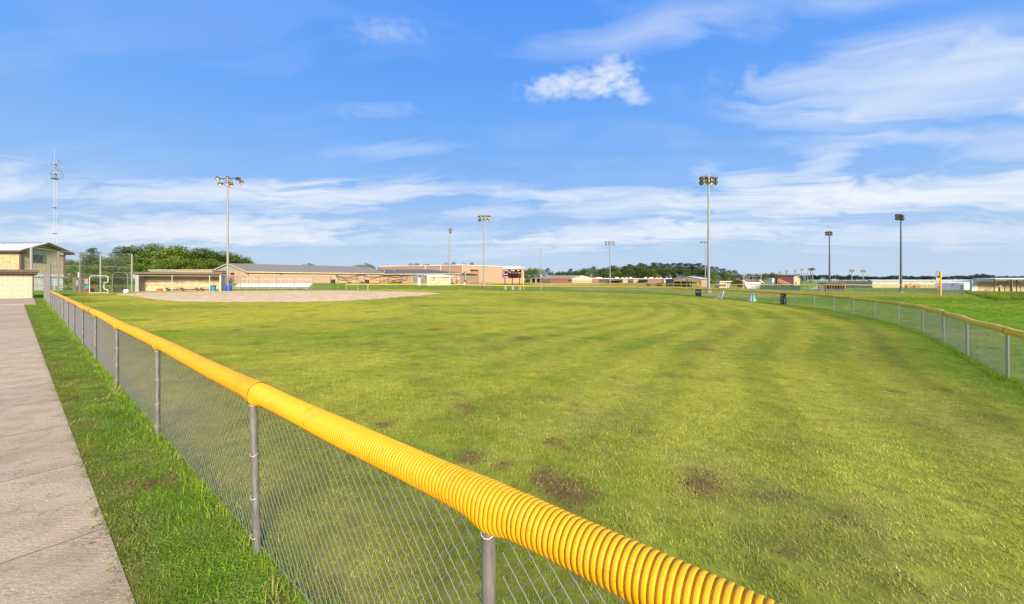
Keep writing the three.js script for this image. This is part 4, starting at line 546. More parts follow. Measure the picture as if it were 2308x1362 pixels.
{ // far dugout
  const { a, b } = DUG, L = Math.hypot(b[0] - a[0], b[1] - a[1]), u = [(b[0] - a[0]) / L, (b[1] - a[1]) / L], n = [-u[1], u[0]], Q = (s, k) => [a[0] + u[0] * s + n[0] * k, a[1] + u[1] * s + n[1] * k], y1 = 2.86;
  const t = thing('far_dugout', 'long open fronted tan dugout with flat brown roof beyond the infield', 'dugout', V(Q(L / 2, 0)[0], 0, Q(L / 2, 0)[1]));
  part(t, 'end_wall', prism([Q(0, 0), Q(.42, 0), Q(.42, 2.3), Q(0, 2.3)], -.1, 2.62), M.cmuGrey); part(t, 'end_wall', prism([Q(L - .22, 0), Q(L, 0), Q(L, 2.3), Q(L - .22, 2.3)], -.1, 2.6), M.cmu);
  part(t, 'back_wall', prism([Q(.42, 2.08), Q(L - .22, 2.08), Q(L - .22, 2.3), Q(.42, 2.3)], -.1, 2.6), M.tanDeep);
  part(t, 'roof', prism([Q(-.15, -.2), Q(L + .2, -.2), Q(L + .2, 2.6), Q(-.15, 2.6)], y1 - .08, y1 + .1), M.brown); part(t, 'fascia', prism([Q(-.15, -.27), Q(L + .2, -.27), Q(L + .2, -.2), Q(-.15, -.2)], y1 - .2, y1 + .14), M.brown); part(t, 'header', prism([Q(.42, .05), Q(L - .22, .05), Q(L - .22, .2), Q(.42, .2)], 2.52, y1 - .08), M.brown); part(t, 'end_cap', prism([Q(.0, -.02), Q(.42, -.02), Q(.42, .3), Q(0, .3)], 2.62, y1 - .08), M.tanDeep);
  for (const k of [.41, .855]) { const [x, d] = Q(L * k, .15); part(t, 'post', rod([V(x, -.05, d), V(x, 2.55, d)], .055, 8), M.alu); }
  part(t, 'rail', rod([V(...((q) => [q[0], 2.42, q[1]])(Q(.4, .1))), V(...((q) => [q[0], 2.42, q[1]])(Q(L - .2, .1)))], .03, 6), M.alu);
  for (const y of [1.0, 1.55]) part(t, 'wall_rail', rod([V(Q(.5, 2.02)[0], y, Q(.5, 2.02)[1]), V(Q(L * .4, 2.02)[0], y, Q(L * .4, 2.02)[1])], .022, 5), M.galv);
  part(t, 'pilaster', prism([Q(L * .445, 2.0), Q(L * .47, 2.0), Q(L * .47, 2.08), Q(L * .445, 2.08)], -.05, 2.5), M.tan);
  part(t, 'floor', prism([Q(0, -.3), Q(L, -.3), Q(L, 2.1), Q(0, 2.1)], -.08, .03), M.concrete);
  const bench = (s0, s1, legs, label) => { const c = Q((s0 + s1) / 2, 1.4), w = thing('dugout_bench', label, 'bench', V(c[0], .03, c[1])); part(w, 'seat', prism([Q(s0, 1.2), Q(s1, 1.2), Q(s1, 1.6), Q(s0, 1.6)], .50, .56), M.wood); for (const s of legs) { const A = Q(s, 1.4), B = Q(s + .22, 1.4), C = Q(s - .22, 1.4); part(w, 'leg', [bar(V(A[0], .03, A[1]), V(A[0], .5, A[1]), .1, .3), bar(V(A[0], .22, A[1]), V(B[0], .49, B[1]), .07), bar(V(A[0], .22, A[1]), V(C[0], .49, C[1]), .07)], M.wood); } };
  bench(L * .3, L * .68, [L * .315, L * .49, L * .665], 'long brown plank bench inside the far dugout'); bench(L * .71, L * .85, [L * .72, L * .84], 'short brown plank bench at the right inside the far dugout');
  const c = Q(L * .245, .9), blk = thing('block_stack', 'pair of orange hollow clay blocks on the dugout floor', 'blocks', V(c[0], .03, c[1])); for (const s of [-.14, .14]) { const q = Q(L * .245 + s * 1.35, .9); part(blk, 'block', [box(q[0], .09, q[1], .36, .12, .3), box(q[0], .38, q[1], .36, .12, .3), box(q[0] - .14, .235, q[1], .08, .18, .3), box(q[0] + .14, .235, q[1], .08, .18, .3)], M.orange); }
}
for (const [px, d, r, y0, y1, mt, lid, label] of [[480.5, 64.6, .37, 656, 644.5, M.teal, 1, 'teal drum with a black lid in the right corner of the far dugout'], [515, 64.4, .46, 655, 643.5, M.blue, 0, 'royal blue barrel at the foot of the pale floodlight mast']]) {
  const p = g0(px, d), t = thing('barrel', label, 'barrel', p.clone().setY(lid ? .03 : p.y)), h = .86, q = p.clone(); part(t, 'drum', lathe([[0, 0], [r * .94, 0], [r, .05], [r, h * .32], [r * 1.04, h * .35], [r, h * .38], [r, h * .64], [r * 1.04, h * .67], [r, h * .7], [r * .95, h], [r * .6, h + .01], [0, h + .01]], 20, q, UPV), mt);
  if (lid) part(t, 'rim_bag', lathe([[r * 1.06, h - .09], [r * 1.07, h + .04], [r * .7, h + .05], [0, h + .02]], 20, q, UPV), M.black); else part(t, 'dome', lathe([[r * .93, h], [r * .8, h + .12], [0, h + .17]], 18, q, UPV), M.blue);
}
function bleachers(label, px0, px1, d0, d1, rows, mt, rail) {
  const a = [gx(px0, d0), d0], b = [gx(px1, d1), d1], L = Math.hypot(b[0] - a[0], b[1] - a[1]), u = [(b[0] - a[0]) / L, (b[1] - a[1]) / L], n = [-u[1], u[0]], Q = (s, k) => [a[0] + u[0] * s + n[0] * k, a[1] + u[1] * s + n[1] * k], c = Q(L / 2, 1), y0 = G(...c), t = thing('bleachers', label, 'bleachers', V(c[0], y0, c[1]));
  const R = (s, k, y) => { const q = Q(s, k); return V(q[0], y0 + y, q[1]); };
  for (let i = 0; i < rows; i++) { const k = .62 * i, y = .38 + .2 * i; part(t, 'seat_plank', prism([Q(0, k), Q(L, k), Q(L, k + .28), Q(0, k + .28)], y0 + y - .05, y0 + y), mt); if (i) part(t, 'foot_plank', prism([Q(0, k - .34), Q(L, k - .34), Q(L, k - .08), Q(0, k - .08)], y0 + y - .28, y0 + y - .23), mt); if (i > 1) part(t, 'riser_plank', prism([Q(0, k - .03), Q(L, k - .03), Q(L, k), Q(0, k)], y0 + y - .2, y0 + y - .055), mt); }
  const top = .38 + .2 * rows, back = .62 * rows; for (let i = 0; i <= 6; i++) { const s = L * (i + .15) / 6.3; part(t, 'frame', [bar(R(s, .1, .3), R(s, back, top - .1), .06), bar(R(s, .1, -.02), R(s, .1, .33), .05), bar(R(s, back * .5, -.02), R(s, back * .5, top * .55), .05), bar(R(s, back, -.02), R(s, back, rail), .05), bar(R(s, .1, .04), R(s, back, .04), .05)], M.alu); }
  for (const y of [.5, .75, 1]) part(t, 'guard_rail', bar(R(0, back, top + (rail - top) * y), R(L, back, top + (rail - top) * y), .045), M.alu);
  for (const s of [0, L]) part(t, 'end_rail', [bar(R(s, .7, 1.3), R(s, back, rail), .045), bar(R(s, .7, .3), R(s, .7, 1.3), .045)], M.alu);
  return { R, L, t };
}
{ const { R, L, t } = bleachers('low aluminium bleachers behind the fence right of the far dugout', 519, 694, 68.2, 70.4, 5, M.alu, 2.35); part(t, 'aisle_rail', [bar(R(L * .63, .2, .2), R(L * .63, .2, 1.45), .05), bar(R(L * .63, .2, 1.45), R(L * .66, 1.8, 1.95), .05), bar(R(L * .66, 1.8, .9), R(L * .66, 1.8, 1.95), .05)], M.alu); }

// ---------------------------------------------------------------- school and gym
function gabled(t, A, B, D, y0, ye, yr, o) {
  const A2 = [A[0] + D[0], A[1] + D[1]], B2 = [B[0] + D[0], B[1] + D[1]], mid = (p, q) => [(p[0] + q[0]) / 2, (p[1] + q[1]) / 2], L = Math.hypot(B[0] - A[0], B[1] - A[1]), u = [(B[0] - A[0]) / L, (B[1] - A[1]) / L], W = Math.hypot(...D), w = [D[0] / W, D[1] / W], oh = o.over ?? .5;
  part(t, 'wall', prism([A, B, B2, A2], y0 - .3, ye), o.wall);
  for (const [p, q] of [[A, A2], [B, B2]]) { const m2 = mid(p, q); part(t, 'gable', faces([[V(p[0], ye, p[1]), V(q[0], ye, q[1]), V(m2[0], yr - .05, m2[1])]]), o.gable ?? o.wall); }
  const E = (p, s, k, y) => V(p[0] + u[0] * s + w[0] * k, y, p[1] + u[1] * s + w[1] * k), drop = oh * (yr - ye) / (W / 2), m1 = mid(A, A2), m2 = mid(B, B2);
  part(t, 'roof', slab([E(A, -oh, -oh, ye - drop), E(B, oh, -oh, ye - drop), E(m2, oh, 0, yr), E(m1, -oh, 0, yr)], -.12), o.roof); part(t, 'roof', slab([E(B2, oh, oh, ye - drop), E(A2, -oh, oh, ye - drop), E(m1, -oh, 0, yr), E(m2, oh, 0, yr)], -.12), o.roof);
  if (o.trim) { part(t, 'gutter', bar(E(A, -oh, -oh - .08, ye - drop - .1), E(B, oh, -oh - .08, ye - drop - .1), .2, o.gut ?? .35), o.trim); for (const [p, m3, s] of [[A, m1, -oh], [B, m2, oh]]) part(t, 'rake_trim', [bar(E(p, s, -oh, ye - drop), E(m3, s, 0, yr), .1, .28), bar(E(p, s, W + oh, ye - drop), E(m3, s, 0, yr), .1, .28)], o.trim); }
  return { E, L };
}
{
  const A = [-85, 128], B = [gx(862, 161), 161], D = [-13.5, 3.2], t = thing('school_wing', 'long low tan brick school wing with grey shingle roof behind the bleachers', 'building', V(-70, .8, 145)), ye = 4.75;
  const { E, L } = gabled(t, A, B, D, .8, ye, 7.2, { wall: M.brick, gable: M.sage, roof: M.shingle, trim: M.cream, over: .6 });
  for (const px of [636, 707, 772, 831]) { let s = 0; for (let k = 0; k < L; k += .2) { const p = E(A, k, -.15, 0), q = MID + p.x / -p.z * FOC; if (Math.abs(q - px) < .5) { s = k; break; } } part(t, 'downspout', bar(E(A, s, -.12, .75), E(A, s, -.12, ye - .2), .3, .2), M.cream); }
  part(t, 'downspout', bar(E(A, .15, -.12, .75), E(A, .15, -.12, ye - .2), .3, .2), M.cream);
  part(t, 'soffit_band', bar(E(A, 0, -.1, ye - .35), E(B, 0, -.1, ye - .35), .16, .4), M.cream);
  const gw = (k0, k1, y0, y1, mt, name) => { const p = (k) => [A[0] + D[0] * k, A[1] + D[1] * k]; const q = [p(k0), p(k1)].map(([x, d]) => [x + .02, d - .16]); part(t, name, prism([q[0], q[1], [q[1][0], q[1][1] + .1], [q[0][0], q[0][1] + .1]], y0, y1), mt); };
  gw(.36, .46, .9, 3.6, M.brickDeep, 'door'); gw(.36, .46, 3.6, 4.2, M.dark, 'transom'); gw(.70, .78, 4.0, 4.45, M.dark, 'vent');
  for (const px of [632, 704]) { let s = 0; for (let k = 0; k < L; k += .2) { const p = E(A, k, -.15, 0), q = MID + p.x / -p.z * FOC; if (Math.abs(q - px) < .6) { s = k; break; } } part(t, 'wall_lamp', box(E(A, s, -.2, 0).x, 3.95, -E(A, s, -.2, 0).z, .7, .25, .3), M.brown); }
  for (const [px, d] of [[750, 139], [827, 150]]) { const x = gx(px, d), q = thing('condenser_unit', px === 750 ? 'dark condenser unit by the school wall, left of the batting cage' : 'dark condenser unit by the school wall, seen through the batting cage', 'air conditioner', V(x, G(x, d), d)); part(q, 'cabinet', box(x, G(x, d) + .62, d, 1.25, 1.24, 1), M.dark); part(q, 'grille', [0, 1, 2, 3].map((i) => box(x, G(x, d) + .3 + i * .25, d - .51, 1.1, .05, .03)), M.steelDark); part(q, 'fan_guard', lathe([[.2, 0], [.5, 0], [.5, .06], [.2, .06]], 14, V(x, G(x, d) + 1.25, d), UPV), M.steelDark); }
}
{ const d = 118, t = thing('flat_classrooms', 'flat roofed brick classroom block just above the far dugout roof', 'building', g0(410, d)), y0 = G(gx(410, d), d); part(t, 'wall', prism([[gx(337, d), d], [gx(478, d), d], [gx(478, d), d + 6], [gx(345, d), d + 6]], y0 - .2, hy(609.6, d)), M.brick); part(t, 'roof_edge', prism([[gx(335, d), d - .3], [gx(480, d), d - .3], [gx(480, d), d + 6.5], [gx(343, d), d + 6.5]], hy(609.6, d), hy(608.2, d)), M.roofWhite); part(t, 'wall_panel', slab([S(338, 640, d - .1), S(393, 640, d - .1), S(393, 609.8, d - .1), S(338, 609.8, d - .1)], .06), M.shingleTan); }
{ // link wing with a hipped roof
  const t = thing('school_link', 'grey roofed school link between the long wing and the gym', 'building', V(gx(940, 152), .4, 152)), A = [gx(800, 166), 166], B = [gx(1041, 148), 148], B2 = [gx(1041, 148) + 4, 172], A2 = [gx(800, 186), 186], ye = 4.35, R0 = V(gx(815, 178), 6.6, 178), R1 = V(gx(972, 162), 6.15, 162), e = (p, y = ye) => V(p[0], y, p[1]);
  part(t, 'wall', prism([[A[0] + 1, A[1] + .8], [B[0] - .6, B[1] + .6], [B2[0] - .6, B2[1]], A2], 0, ye), M.brick);
  part(t, 'roof', slab([e(A), e(B), R1, R0], -.12), M.shingleDark); part(t, 'roof', slab([e(B), e(B2), R1], -.12), M.shingleTan); part(t, 'roof', slab([e(A2), R0, R1, e(B2)], .1), M.shingleDark);
  part(t, 'gutter', bar(e(A, ye - .12), e(B, ye - .12), .2, .4), M.cream); part(t, 'rake_trim', bar(R1.clone(), e(B, ye + .05), .5, .2), M.sage);
  for (const [px, y] of [[866, 5.9], [888, 6.1], [922, 5.9]]) part(t, 'vent_pipe', rod([V(gx(px, 166), y - .9, 166), V(gx(px, 166), y, 166)], .1, 6), M.white);
  for (const [x0, x1, y0, y1, mt, nm] of [[1031, 1036, 622, 640, M.brickDeep, 'alcove_wall'], [1030.5, 1034.5, 627, 640, M.white, 'door'], [1031.6, 1033.6, 629, 638, M.dark, 'door_pane'], [1021, 1022.4, 620, 640, M.cream, 'downspout']]) { const d = nm === 'door_pane' ? 147.3 : nm === 'alcove_wall' ? 147.8 : 147.55; part(t, nm, slab([S(x0, y1, d), S(x1, y1, d), S(x1, y0, d), S(x0, y0, d)], .12), mt); }
}
{ // gym
  const C = [gx(1045, 172), 172], Lf = [gx(855, 190), 190], Rt = [gx(1181, 206), 206], bk = [Lf[0] + Rt[0] - C[0] + 6, Lf[1] + Rt[1] - C[1]], y1 = 8.4, t = thing('gymnasium', 'tall windowless tan brick gymnasium with white coping behind the scoreboard', 'building', V(C[0], .35, C[1]));
  const rt = (k) => [lerp(C[0], Rt[0], k), lerp(C[1], Rt[1], k)], kOf = (px) => { let k = 0; for (let i = 0; i <= 400; i++) { const p = rt(i / 400); if (MID + p[0] / p[1] * FOC <= px) k = i / 400; } return k; }, k0 = kOf(1060.5), k1 = kOf(1079.5), nn = [-(Rt[1] - C[1]), Rt[0] - C[0]].map((v) => v / Math.hypot(Rt[1] - C[1], Rt[0] - C[0])), inn = (p, s) => [p[0] + nn[0] * s, p[1] + nn[1] * s];
  part(t, 'side_wall', prism([Lf, C, inn(C, 1.4), inn(Lf, 1.4)].map((p) => p), -.2, y1), M.brickDeep);  // left face in deeper brick, its shade put into the colour
  part(t, 'front_wall', prism([C, rt(k0), inn(rt(k0), 1.4), inn(C, 1.4)], -.2, y1), M.brick); part(t, 'front_wall', prism([rt(k1), Rt, inn(Rt, 1.4), inn(rt(k1), 1.4)], -.2, y1), M.brick); part(t, 'front_wall', prism([rt(k0), rt(k1), inn(rt(k1), 1.4), inn(rt(k0), 1.4)], 6.6, y1), M.brick);
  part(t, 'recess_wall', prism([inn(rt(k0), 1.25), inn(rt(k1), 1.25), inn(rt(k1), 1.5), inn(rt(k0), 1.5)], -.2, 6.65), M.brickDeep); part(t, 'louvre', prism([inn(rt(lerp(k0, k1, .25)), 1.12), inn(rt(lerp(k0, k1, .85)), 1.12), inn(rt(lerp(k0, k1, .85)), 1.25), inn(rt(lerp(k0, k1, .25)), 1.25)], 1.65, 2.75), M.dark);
  part(t, 'roof', prism([inn(C, .3), inn(Rt, .3), bk, Lf], y1 - .3, y1 - .1), M.roofWhite);
  part(t, 'coping', [bar(V(C[0], y1 + .05, C[1]), V(Rt[0], y1 + .05, Rt[1]), .5, .35), bar(V(C[0], y1 + .05, C[1]), V(Lf[0], y1 + .05, Lf[1]), .5, .35)], M.white);
  for (const px of [959, 993.5, 1042.5]) { let p; for (let i = 0; i <= 400; i++) { p = [lerp(C[0], Lf[0], i / 400), lerp(C[1], Lf[1], i / 400)]; if (MID + p[0] / p[1] * FOC <= px) break; } part(t, 'pilaster', box(p[0], 5.0, p[1] - .15, .5, 6.6, .4), M.cream); }
}
{ // white shed
  const d = 112, t = thing('storage_shed', 'white metal storage shed with a door end greyed as if in shade in front of the school link', 'shed', g0(975, d)), A = [gx(964, 110), 110], B = [gx(1014, 114), 114], W = [gx(931, 114.5) - A[0], 4.5], y0 = G(A[0], 112), ye = hy(622.5, 112), yr = hy(619.2, 112), m2 = [A[0] + W[0] / 2, A[1] + W[1] / 2];
  part(t, 'wall', prism([A, B, [B[0] + W[0], B[1] + W[1]], [A[0] + W[0], A[1] + W[1]]], y0 - .2, ye), M.cream);
  part(t, 'door_end', [slab([V(A[0] + W[0], y0, A[1] + W[1] - .06), V(A[0], y0, A[1] - .06), V(A[0], ye, A[1] - .06), V(m2[0], yr - .08, m2[1] - .06), V(A[0] + W[0], ye, A[1] + W[1] - .06)], .04), ...Array.from({ length: 8 }, (_, i) => box(lerp(A[0], A[0] + W[0], (i + .5) / 8), (y0 + ye) / 2, lerp(A[1], A[1] + W[1], (i + .5) / 8) - .09, .06, ye - y0, .05))], M.sage);  // sage paints this end's shade onto a white shed
  part(t, 'door', box(lerp(A[0], A[0] + W[0], .52), y0 + 1.1, lerp(A[1], A[1] + W[1], .52) - .13, 1.2, 2.2, .08), M.white);
  part(t, 'roof', slab([V(A[0] - .1, ye, A[1] - .3), V(B[0] + .5, ye, B[1] - .3), V(B[0] + W[0] / 2, yr, B[1] + W[1] / 2), V(m2[0], yr, m2[1])], -.1), M.roofWhite); part(t, 'roof', slab([V(A[0] + W[0] - .2, ye, A[1] + W[1]), V(m2[0], yr, m2[1]), V(B[0] + W[0] / 2, yr, B[1] + W[1] / 2), V(B[0] + W[0], ye, B[1] + W[1])], .1), M.roofWhite);
  part(t, 'fascia', bar(V(A[0], ye - .05, A[1] - .25), V(B[0] + .5, ye - .05, B[1] - .25), .1, .32), M.white);
  part(t, 'corner_post', [box(B[0] + .02, (y0 + ye) / 2, B[1] - .12, .3, ye - y0, .2), box(A[0], (y0 + ye) / 2, A[1] - .12, .28, ye - y0, .2)], M.white); part(t, 'vent_hood', [box(gx(977.5, 111), hy(626.5, 111), 110.9, .66, .1, .12), box(gx(979.6, 111), hy(629, 111), 110.9, .1, .68, .12), box(gx(977.5, 111), hy(631.6, 111), 110.9, .66, .06, .12)], M.sage); part(t, 'gable_vent', box(m2[0], ye + .02, m2[1] - .16, .4, .3, .08), M.dark);
}
{ // batting cage
  const d0 = 88, t = thing('batting_cage', 'batting cage of slack dark netting hung on pipe posts before the school', 'batting cage', g0(840, d0)), f = (px, py, d = d0) => S(px, py, d);
  for (const [px, py, d] of [[745, 617, 86], [762, 619, 88], [804.5, 619, 86], [822, 619, 92], [857.5, 617.5, 86], [875, 620, 92], [905.5, 619.5, 88], [925, 620, 90]]) { const p = g0(px, d); part(t, 'post', rod([p.clone().setY(p.y - .05), V(p.x, hy(py, d), d)], .065, 7), px > 800 && px < 910 ? M.steelDark : M.galv); }
  part(t, 'cable', rod([f(757, 620.5), f(805, 617.6), f(857, 617.2), f(921, 620.5)], .018, 4), M.rope);
  const sag = (pts) => new THREE.CatmullRomCurve3(pts.map(([a, b, d]) => f(a, b, d ?? d0))).getPoints(90);
  const topE = sag([[756, 620.5], [775, 624], [800, 620.6], [815, 620.4], [845, 623.8], [868, 621], [890, 624.6], [921, 620.4]]), mid = sag([[757, 622], [778, 628.5], [800, 624.5], [816, 621.5], [838, 628.3], [866, 623.5], [892, 626.4], [920, 621]]), low = sag([[758, 623], [763, 630], [779, 633], [790, 629], [805, 630], [815, 635], [829, 639.4], [845, 639.8], [858, 636], [871, 631], [890, 632], [899, 630], [908, 634], [914, 632], [920, 621.5]]), low2 = sag([[758, 622], [765, 630], [776, 634], [790, 628.6], [808, 628.8], [818, 633.5], [826, 631.4], [838, 632], [850, 634], [860, 636], [875, 634.8], [888, 632.5], [898, 630.4], [908, 633.4], [914, 629.5]]);
  part(t, 'hem_rope', rod(low, .055, 5), M.rope); part(t, 'hem_rope', rod(low2.map((p) => p.clone().add(new THREE.Vector3(0, .05, -2.5))), .045, 5), M.rope); part(t, 'fold', rod(mid, .03, 5), M.net);
  const list = []; for (let i = 0; i < 90; i++) { for (let k = 0; k < 7; k++) { const a = topE[i].clone().lerp(mid[i], k / 7), b = topE[i + 1].clone().lerp(mid[i + 1], k / 7); list.push([a, b]); } list.push([topE[i], mid[i]], [topE[i].clone().lerp(topE[i + 1], .5), mid[i].clone().lerp(mid[i + 1], .5)], [topE[i].clone().add(new THREE.Vector3(0, 0, -2)), mid[i].clone().add(new THREE.Vector3(0, .1, -2))]); if (i < 16 || i > 80) for (let k = 1; k < 5; k++) list.push([mid[i].clone().lerp(low[i], k / 5), mid[i + 1].clone().lerp(low[i + 1], k / 5)], [mid[i], low[i]]); }
  part(t, 'net', wires(list, .010), M.net, 'stuff');
}
{ // hedge clumps are planted with the trees; tall maroon banner by the gym door
  const d = 128, p = g0(1047, d), t = thing('banner_pole', 'narrow upright maroon banner with white lettering beside the gym corner', 'banner', p); part(t, 'pole', rod([p.clone().setY(p.y - .05), V(p.x, hy(610, d), d)], .1, 8), M.white); part(t, 'banner', box(gx(1048.6, d), hy(624, d), d - .14, .55, hy(612.5, d) - hy(636, d), .05), M.maroon); part(t, 'lettering', Array.from({ length: 7 }, (_, i) => box(gx(1048.9, d), hy(615 + i * 2.6, d), d - .18, .26, .2, .02)), M.white); part(t, 'base', box(p.x, p.y + .3, d, .5, .7, .5), M.white);
}
{ const f = thing('yard_fence', 'chain link fence with dark top rail in front of the gym recess', 'fence', g0(1085, 100)); const a = [gx(1054, 98), 98], b = [gx(1111, 98), 98], n = 5; for (let i = 0; i <= n; i++) { const x = lerp(a[0], b[0], i / n); part(f, 'post', rod([V(x, G(x, 98) - .05, 98), V(x, hy(634, 98), 98)], .04, 6), M.galv); if (i < n) { const X = lerp(a[0], b[0], (i + 1) / n); part(f, 'chain_link_mesh', linkPanel([x, 98], [X, 98], G(x, 98) + .05, G(X, 98) + .05, 1.5, false, .004), M.wireFar, 'stuff'); } } part(f, 'top_rail', rod([V(a[0], hy(634.2, 98), 98), V(b[0], hy(634.2, 98), 98)], .05, 6), M.yellow); }

// ---------------------------------------------------------------- scoreboard and banners
function printed(w, h, px, paint, name) { const c = document.createElement('canvas'); c.width = px; c.height = Math.round(px * h / w); const x = c.getContext('2d'); paint(x, c.width, c.height); const t = new THREE.CanvasTexture(c); t.colorSpace = THREE.SRGBColorSpace; return new THREE.MeshPhysicalMaterial({ map: t, roughness: .8, specularIntensity: .3 }); }
function sheet(c, w, h, right, up, th = .02) { const a = right.clone().multiplyScalar(w / 2), b = up.clone().multiplyScalar(h / 2), p = [c.clone().sub(a).sub(b), c.clone().add(a).sub(b), c.clone().add(a).add(b), c.clone().sub(a).add(b)], n = new THREE.Vector3().crossVectors(right, up).multiplyScalar(-th), q = p.map((v) => v.clone().add(n)), pos = [], uv = []; const quad = (A, B, C, D, U) => { for (const [v, k] of [[A, 0], [B, 1], [C, 2], [A, 0], [C, 2], [D, 3]]) { pos.push(v.x, v.y, v.z); uv.push(...U[k]); } }; quad(p[0], p[1], p[2], p[3], [[0, 0], [1, 0], [1, 1], [0, 1]]); const e = [[.01, .99], [.02, .99], [.02, .98], [.01, .98]]; quad(q[1], q[0], q[3], q[2], e); for (let i = 0; i < 4; i++) { const j = (i + 1) % 4; quad(p[i], q[i], q[j], p[j], e); } return raw(pos, uv); }
{
  const d = 84.5, t = thing('scoreboard', 'maroon scoreboard on three steel legs with a grey sponsor strip on top', 'scoreboard', g0(1154, d)), R = new THREE.Vector3(1, 0, 0), W = m(42.5, d), c = (px, py) => S(px, py, d);
  const y0 = hy(627, d), y1 = hy(607.2, d), face = printed(W, y1 - y0, 1024, (x, w, h) => { x.fillStyle = '#3f0b17'; x.fillRect(0, 0, w, h); x.fillStyle = '#2a0a12'; x.fillRect(w * .25, h * .49, w * .56, h * .16); x.fillRect(w * .25, h * .8, w * .56, h * .16); x.fillRect(w * .84, h * .49, w * .12, h * .46); x.fillRect(w * .33, h * .06, w * .1, h * .2); x.strokeStyle = '#a08088'; x.lineWidth = 4; x.strokeRect(w * .835, h * .48, w * .13, h * .48); x.fillStyle = '#fff'; x.textBaseline = 'middle'; const f = (s, a, b, q) => { x.font = 'bold ' + Math.round(h * q) + 'px sans-serif'; x.fillText(s, w * a, h * b); }; f('UPPER', .01, .15, .12); f('BALL', .2, .17, .12); f('STRIKE', .45, .15, .13); f('OUT', .78, .14, .13); f('A', .04, .35, .2); f('INNING', .31, .31, .07); '1234567'.split('').forEach((q, i) => f(q, .255 + i * .084, .42, .1)); f('RUNS', .845, .41, .09); f('VISITOR', .02, .58, .14); f('AT-HOME', .02, .88, .14); });
  const pn = part(t, 'panel', sheet(c(1153.8, 617.1), W, y1 - y0, R, UPV, .3), face);
  part(pn, 'digit_window', box(gx(1171.5, d), (y0 + y1) / 2 - .25, d - .015, .44, .72, .03), M.black);
  const strip = printed(W, .8, 512, (x, w, h) => { x.fillStyle = '#c9c3b4'; x.fillRect(0, 0, w, h); x.fillStyle = '#efece2'; x.fillRect(w * .38, h * .5, w * .42, h * .4); x.fillRect(w * .02, h * .72, w * .34, h * .16); x.fillStyle = '#b7a78e'; x.fillRect(w * .85, h * .15, w * .14, h * .6); x.fillRect(w * .45, h * .16, w * .3, h * .16); x.fillStyle = '#26282a'; x.textBaseline = 'middle'; x.font = 'bold ' + Math.round(h * .5) + 'px sans-serif'; x.fillText('BARDOTEN', w * .02, h * .42, w * .36); x.fillRect(w * .59, h * .1, w * .05, h * .22); });
  part(t, 'sponsor_strip', sheet(c(1153.5, 603.6), W - .1, hy(600.4, d) - hy(606.9, d), R, UPV, .12), strip);
  for (const px of [1138.2, 1154.8, 1171]) { const p = g0(px, d); part(t, 'leg', box(p.x, (p.y + y0) / 2 + .02, d + .15, .2, y0 - p.y + .04, .16), M.maroon); part(t, 'footing', lathe([[0, -.1], [.30, -.1], [.30, .78], [.27, .82], [0, .82]], 16, V(gx(px + .6, d), p.y, d + .15), UPV), M.polePale); }
}
function onFence(px, off) { let best = 0, e = 1e9; for (let i = 100; i < FPTS.length - 1; i++) { const q = MID + FPTS[i][0] / FPTS[i][1] * FOC; if (Math.abs(q - px) < e && FPTS[i][1] < 66) { e = Math.abs(q - px); best = i; } } const [x, d] = FPTS[best], [X, D] = FPTS[best + 1], l = Math.hypot(X - x, D - d), u = [(X - x) / l, (D - d) / l]; return { p: V(x - u[1] * off, G(x, d), d + u[0] * off), right: new THREE.Vector3(-u[0], 0, u[1]), nrm: new THREE.Vector3(-u[1], 0, -u[0]) }; }
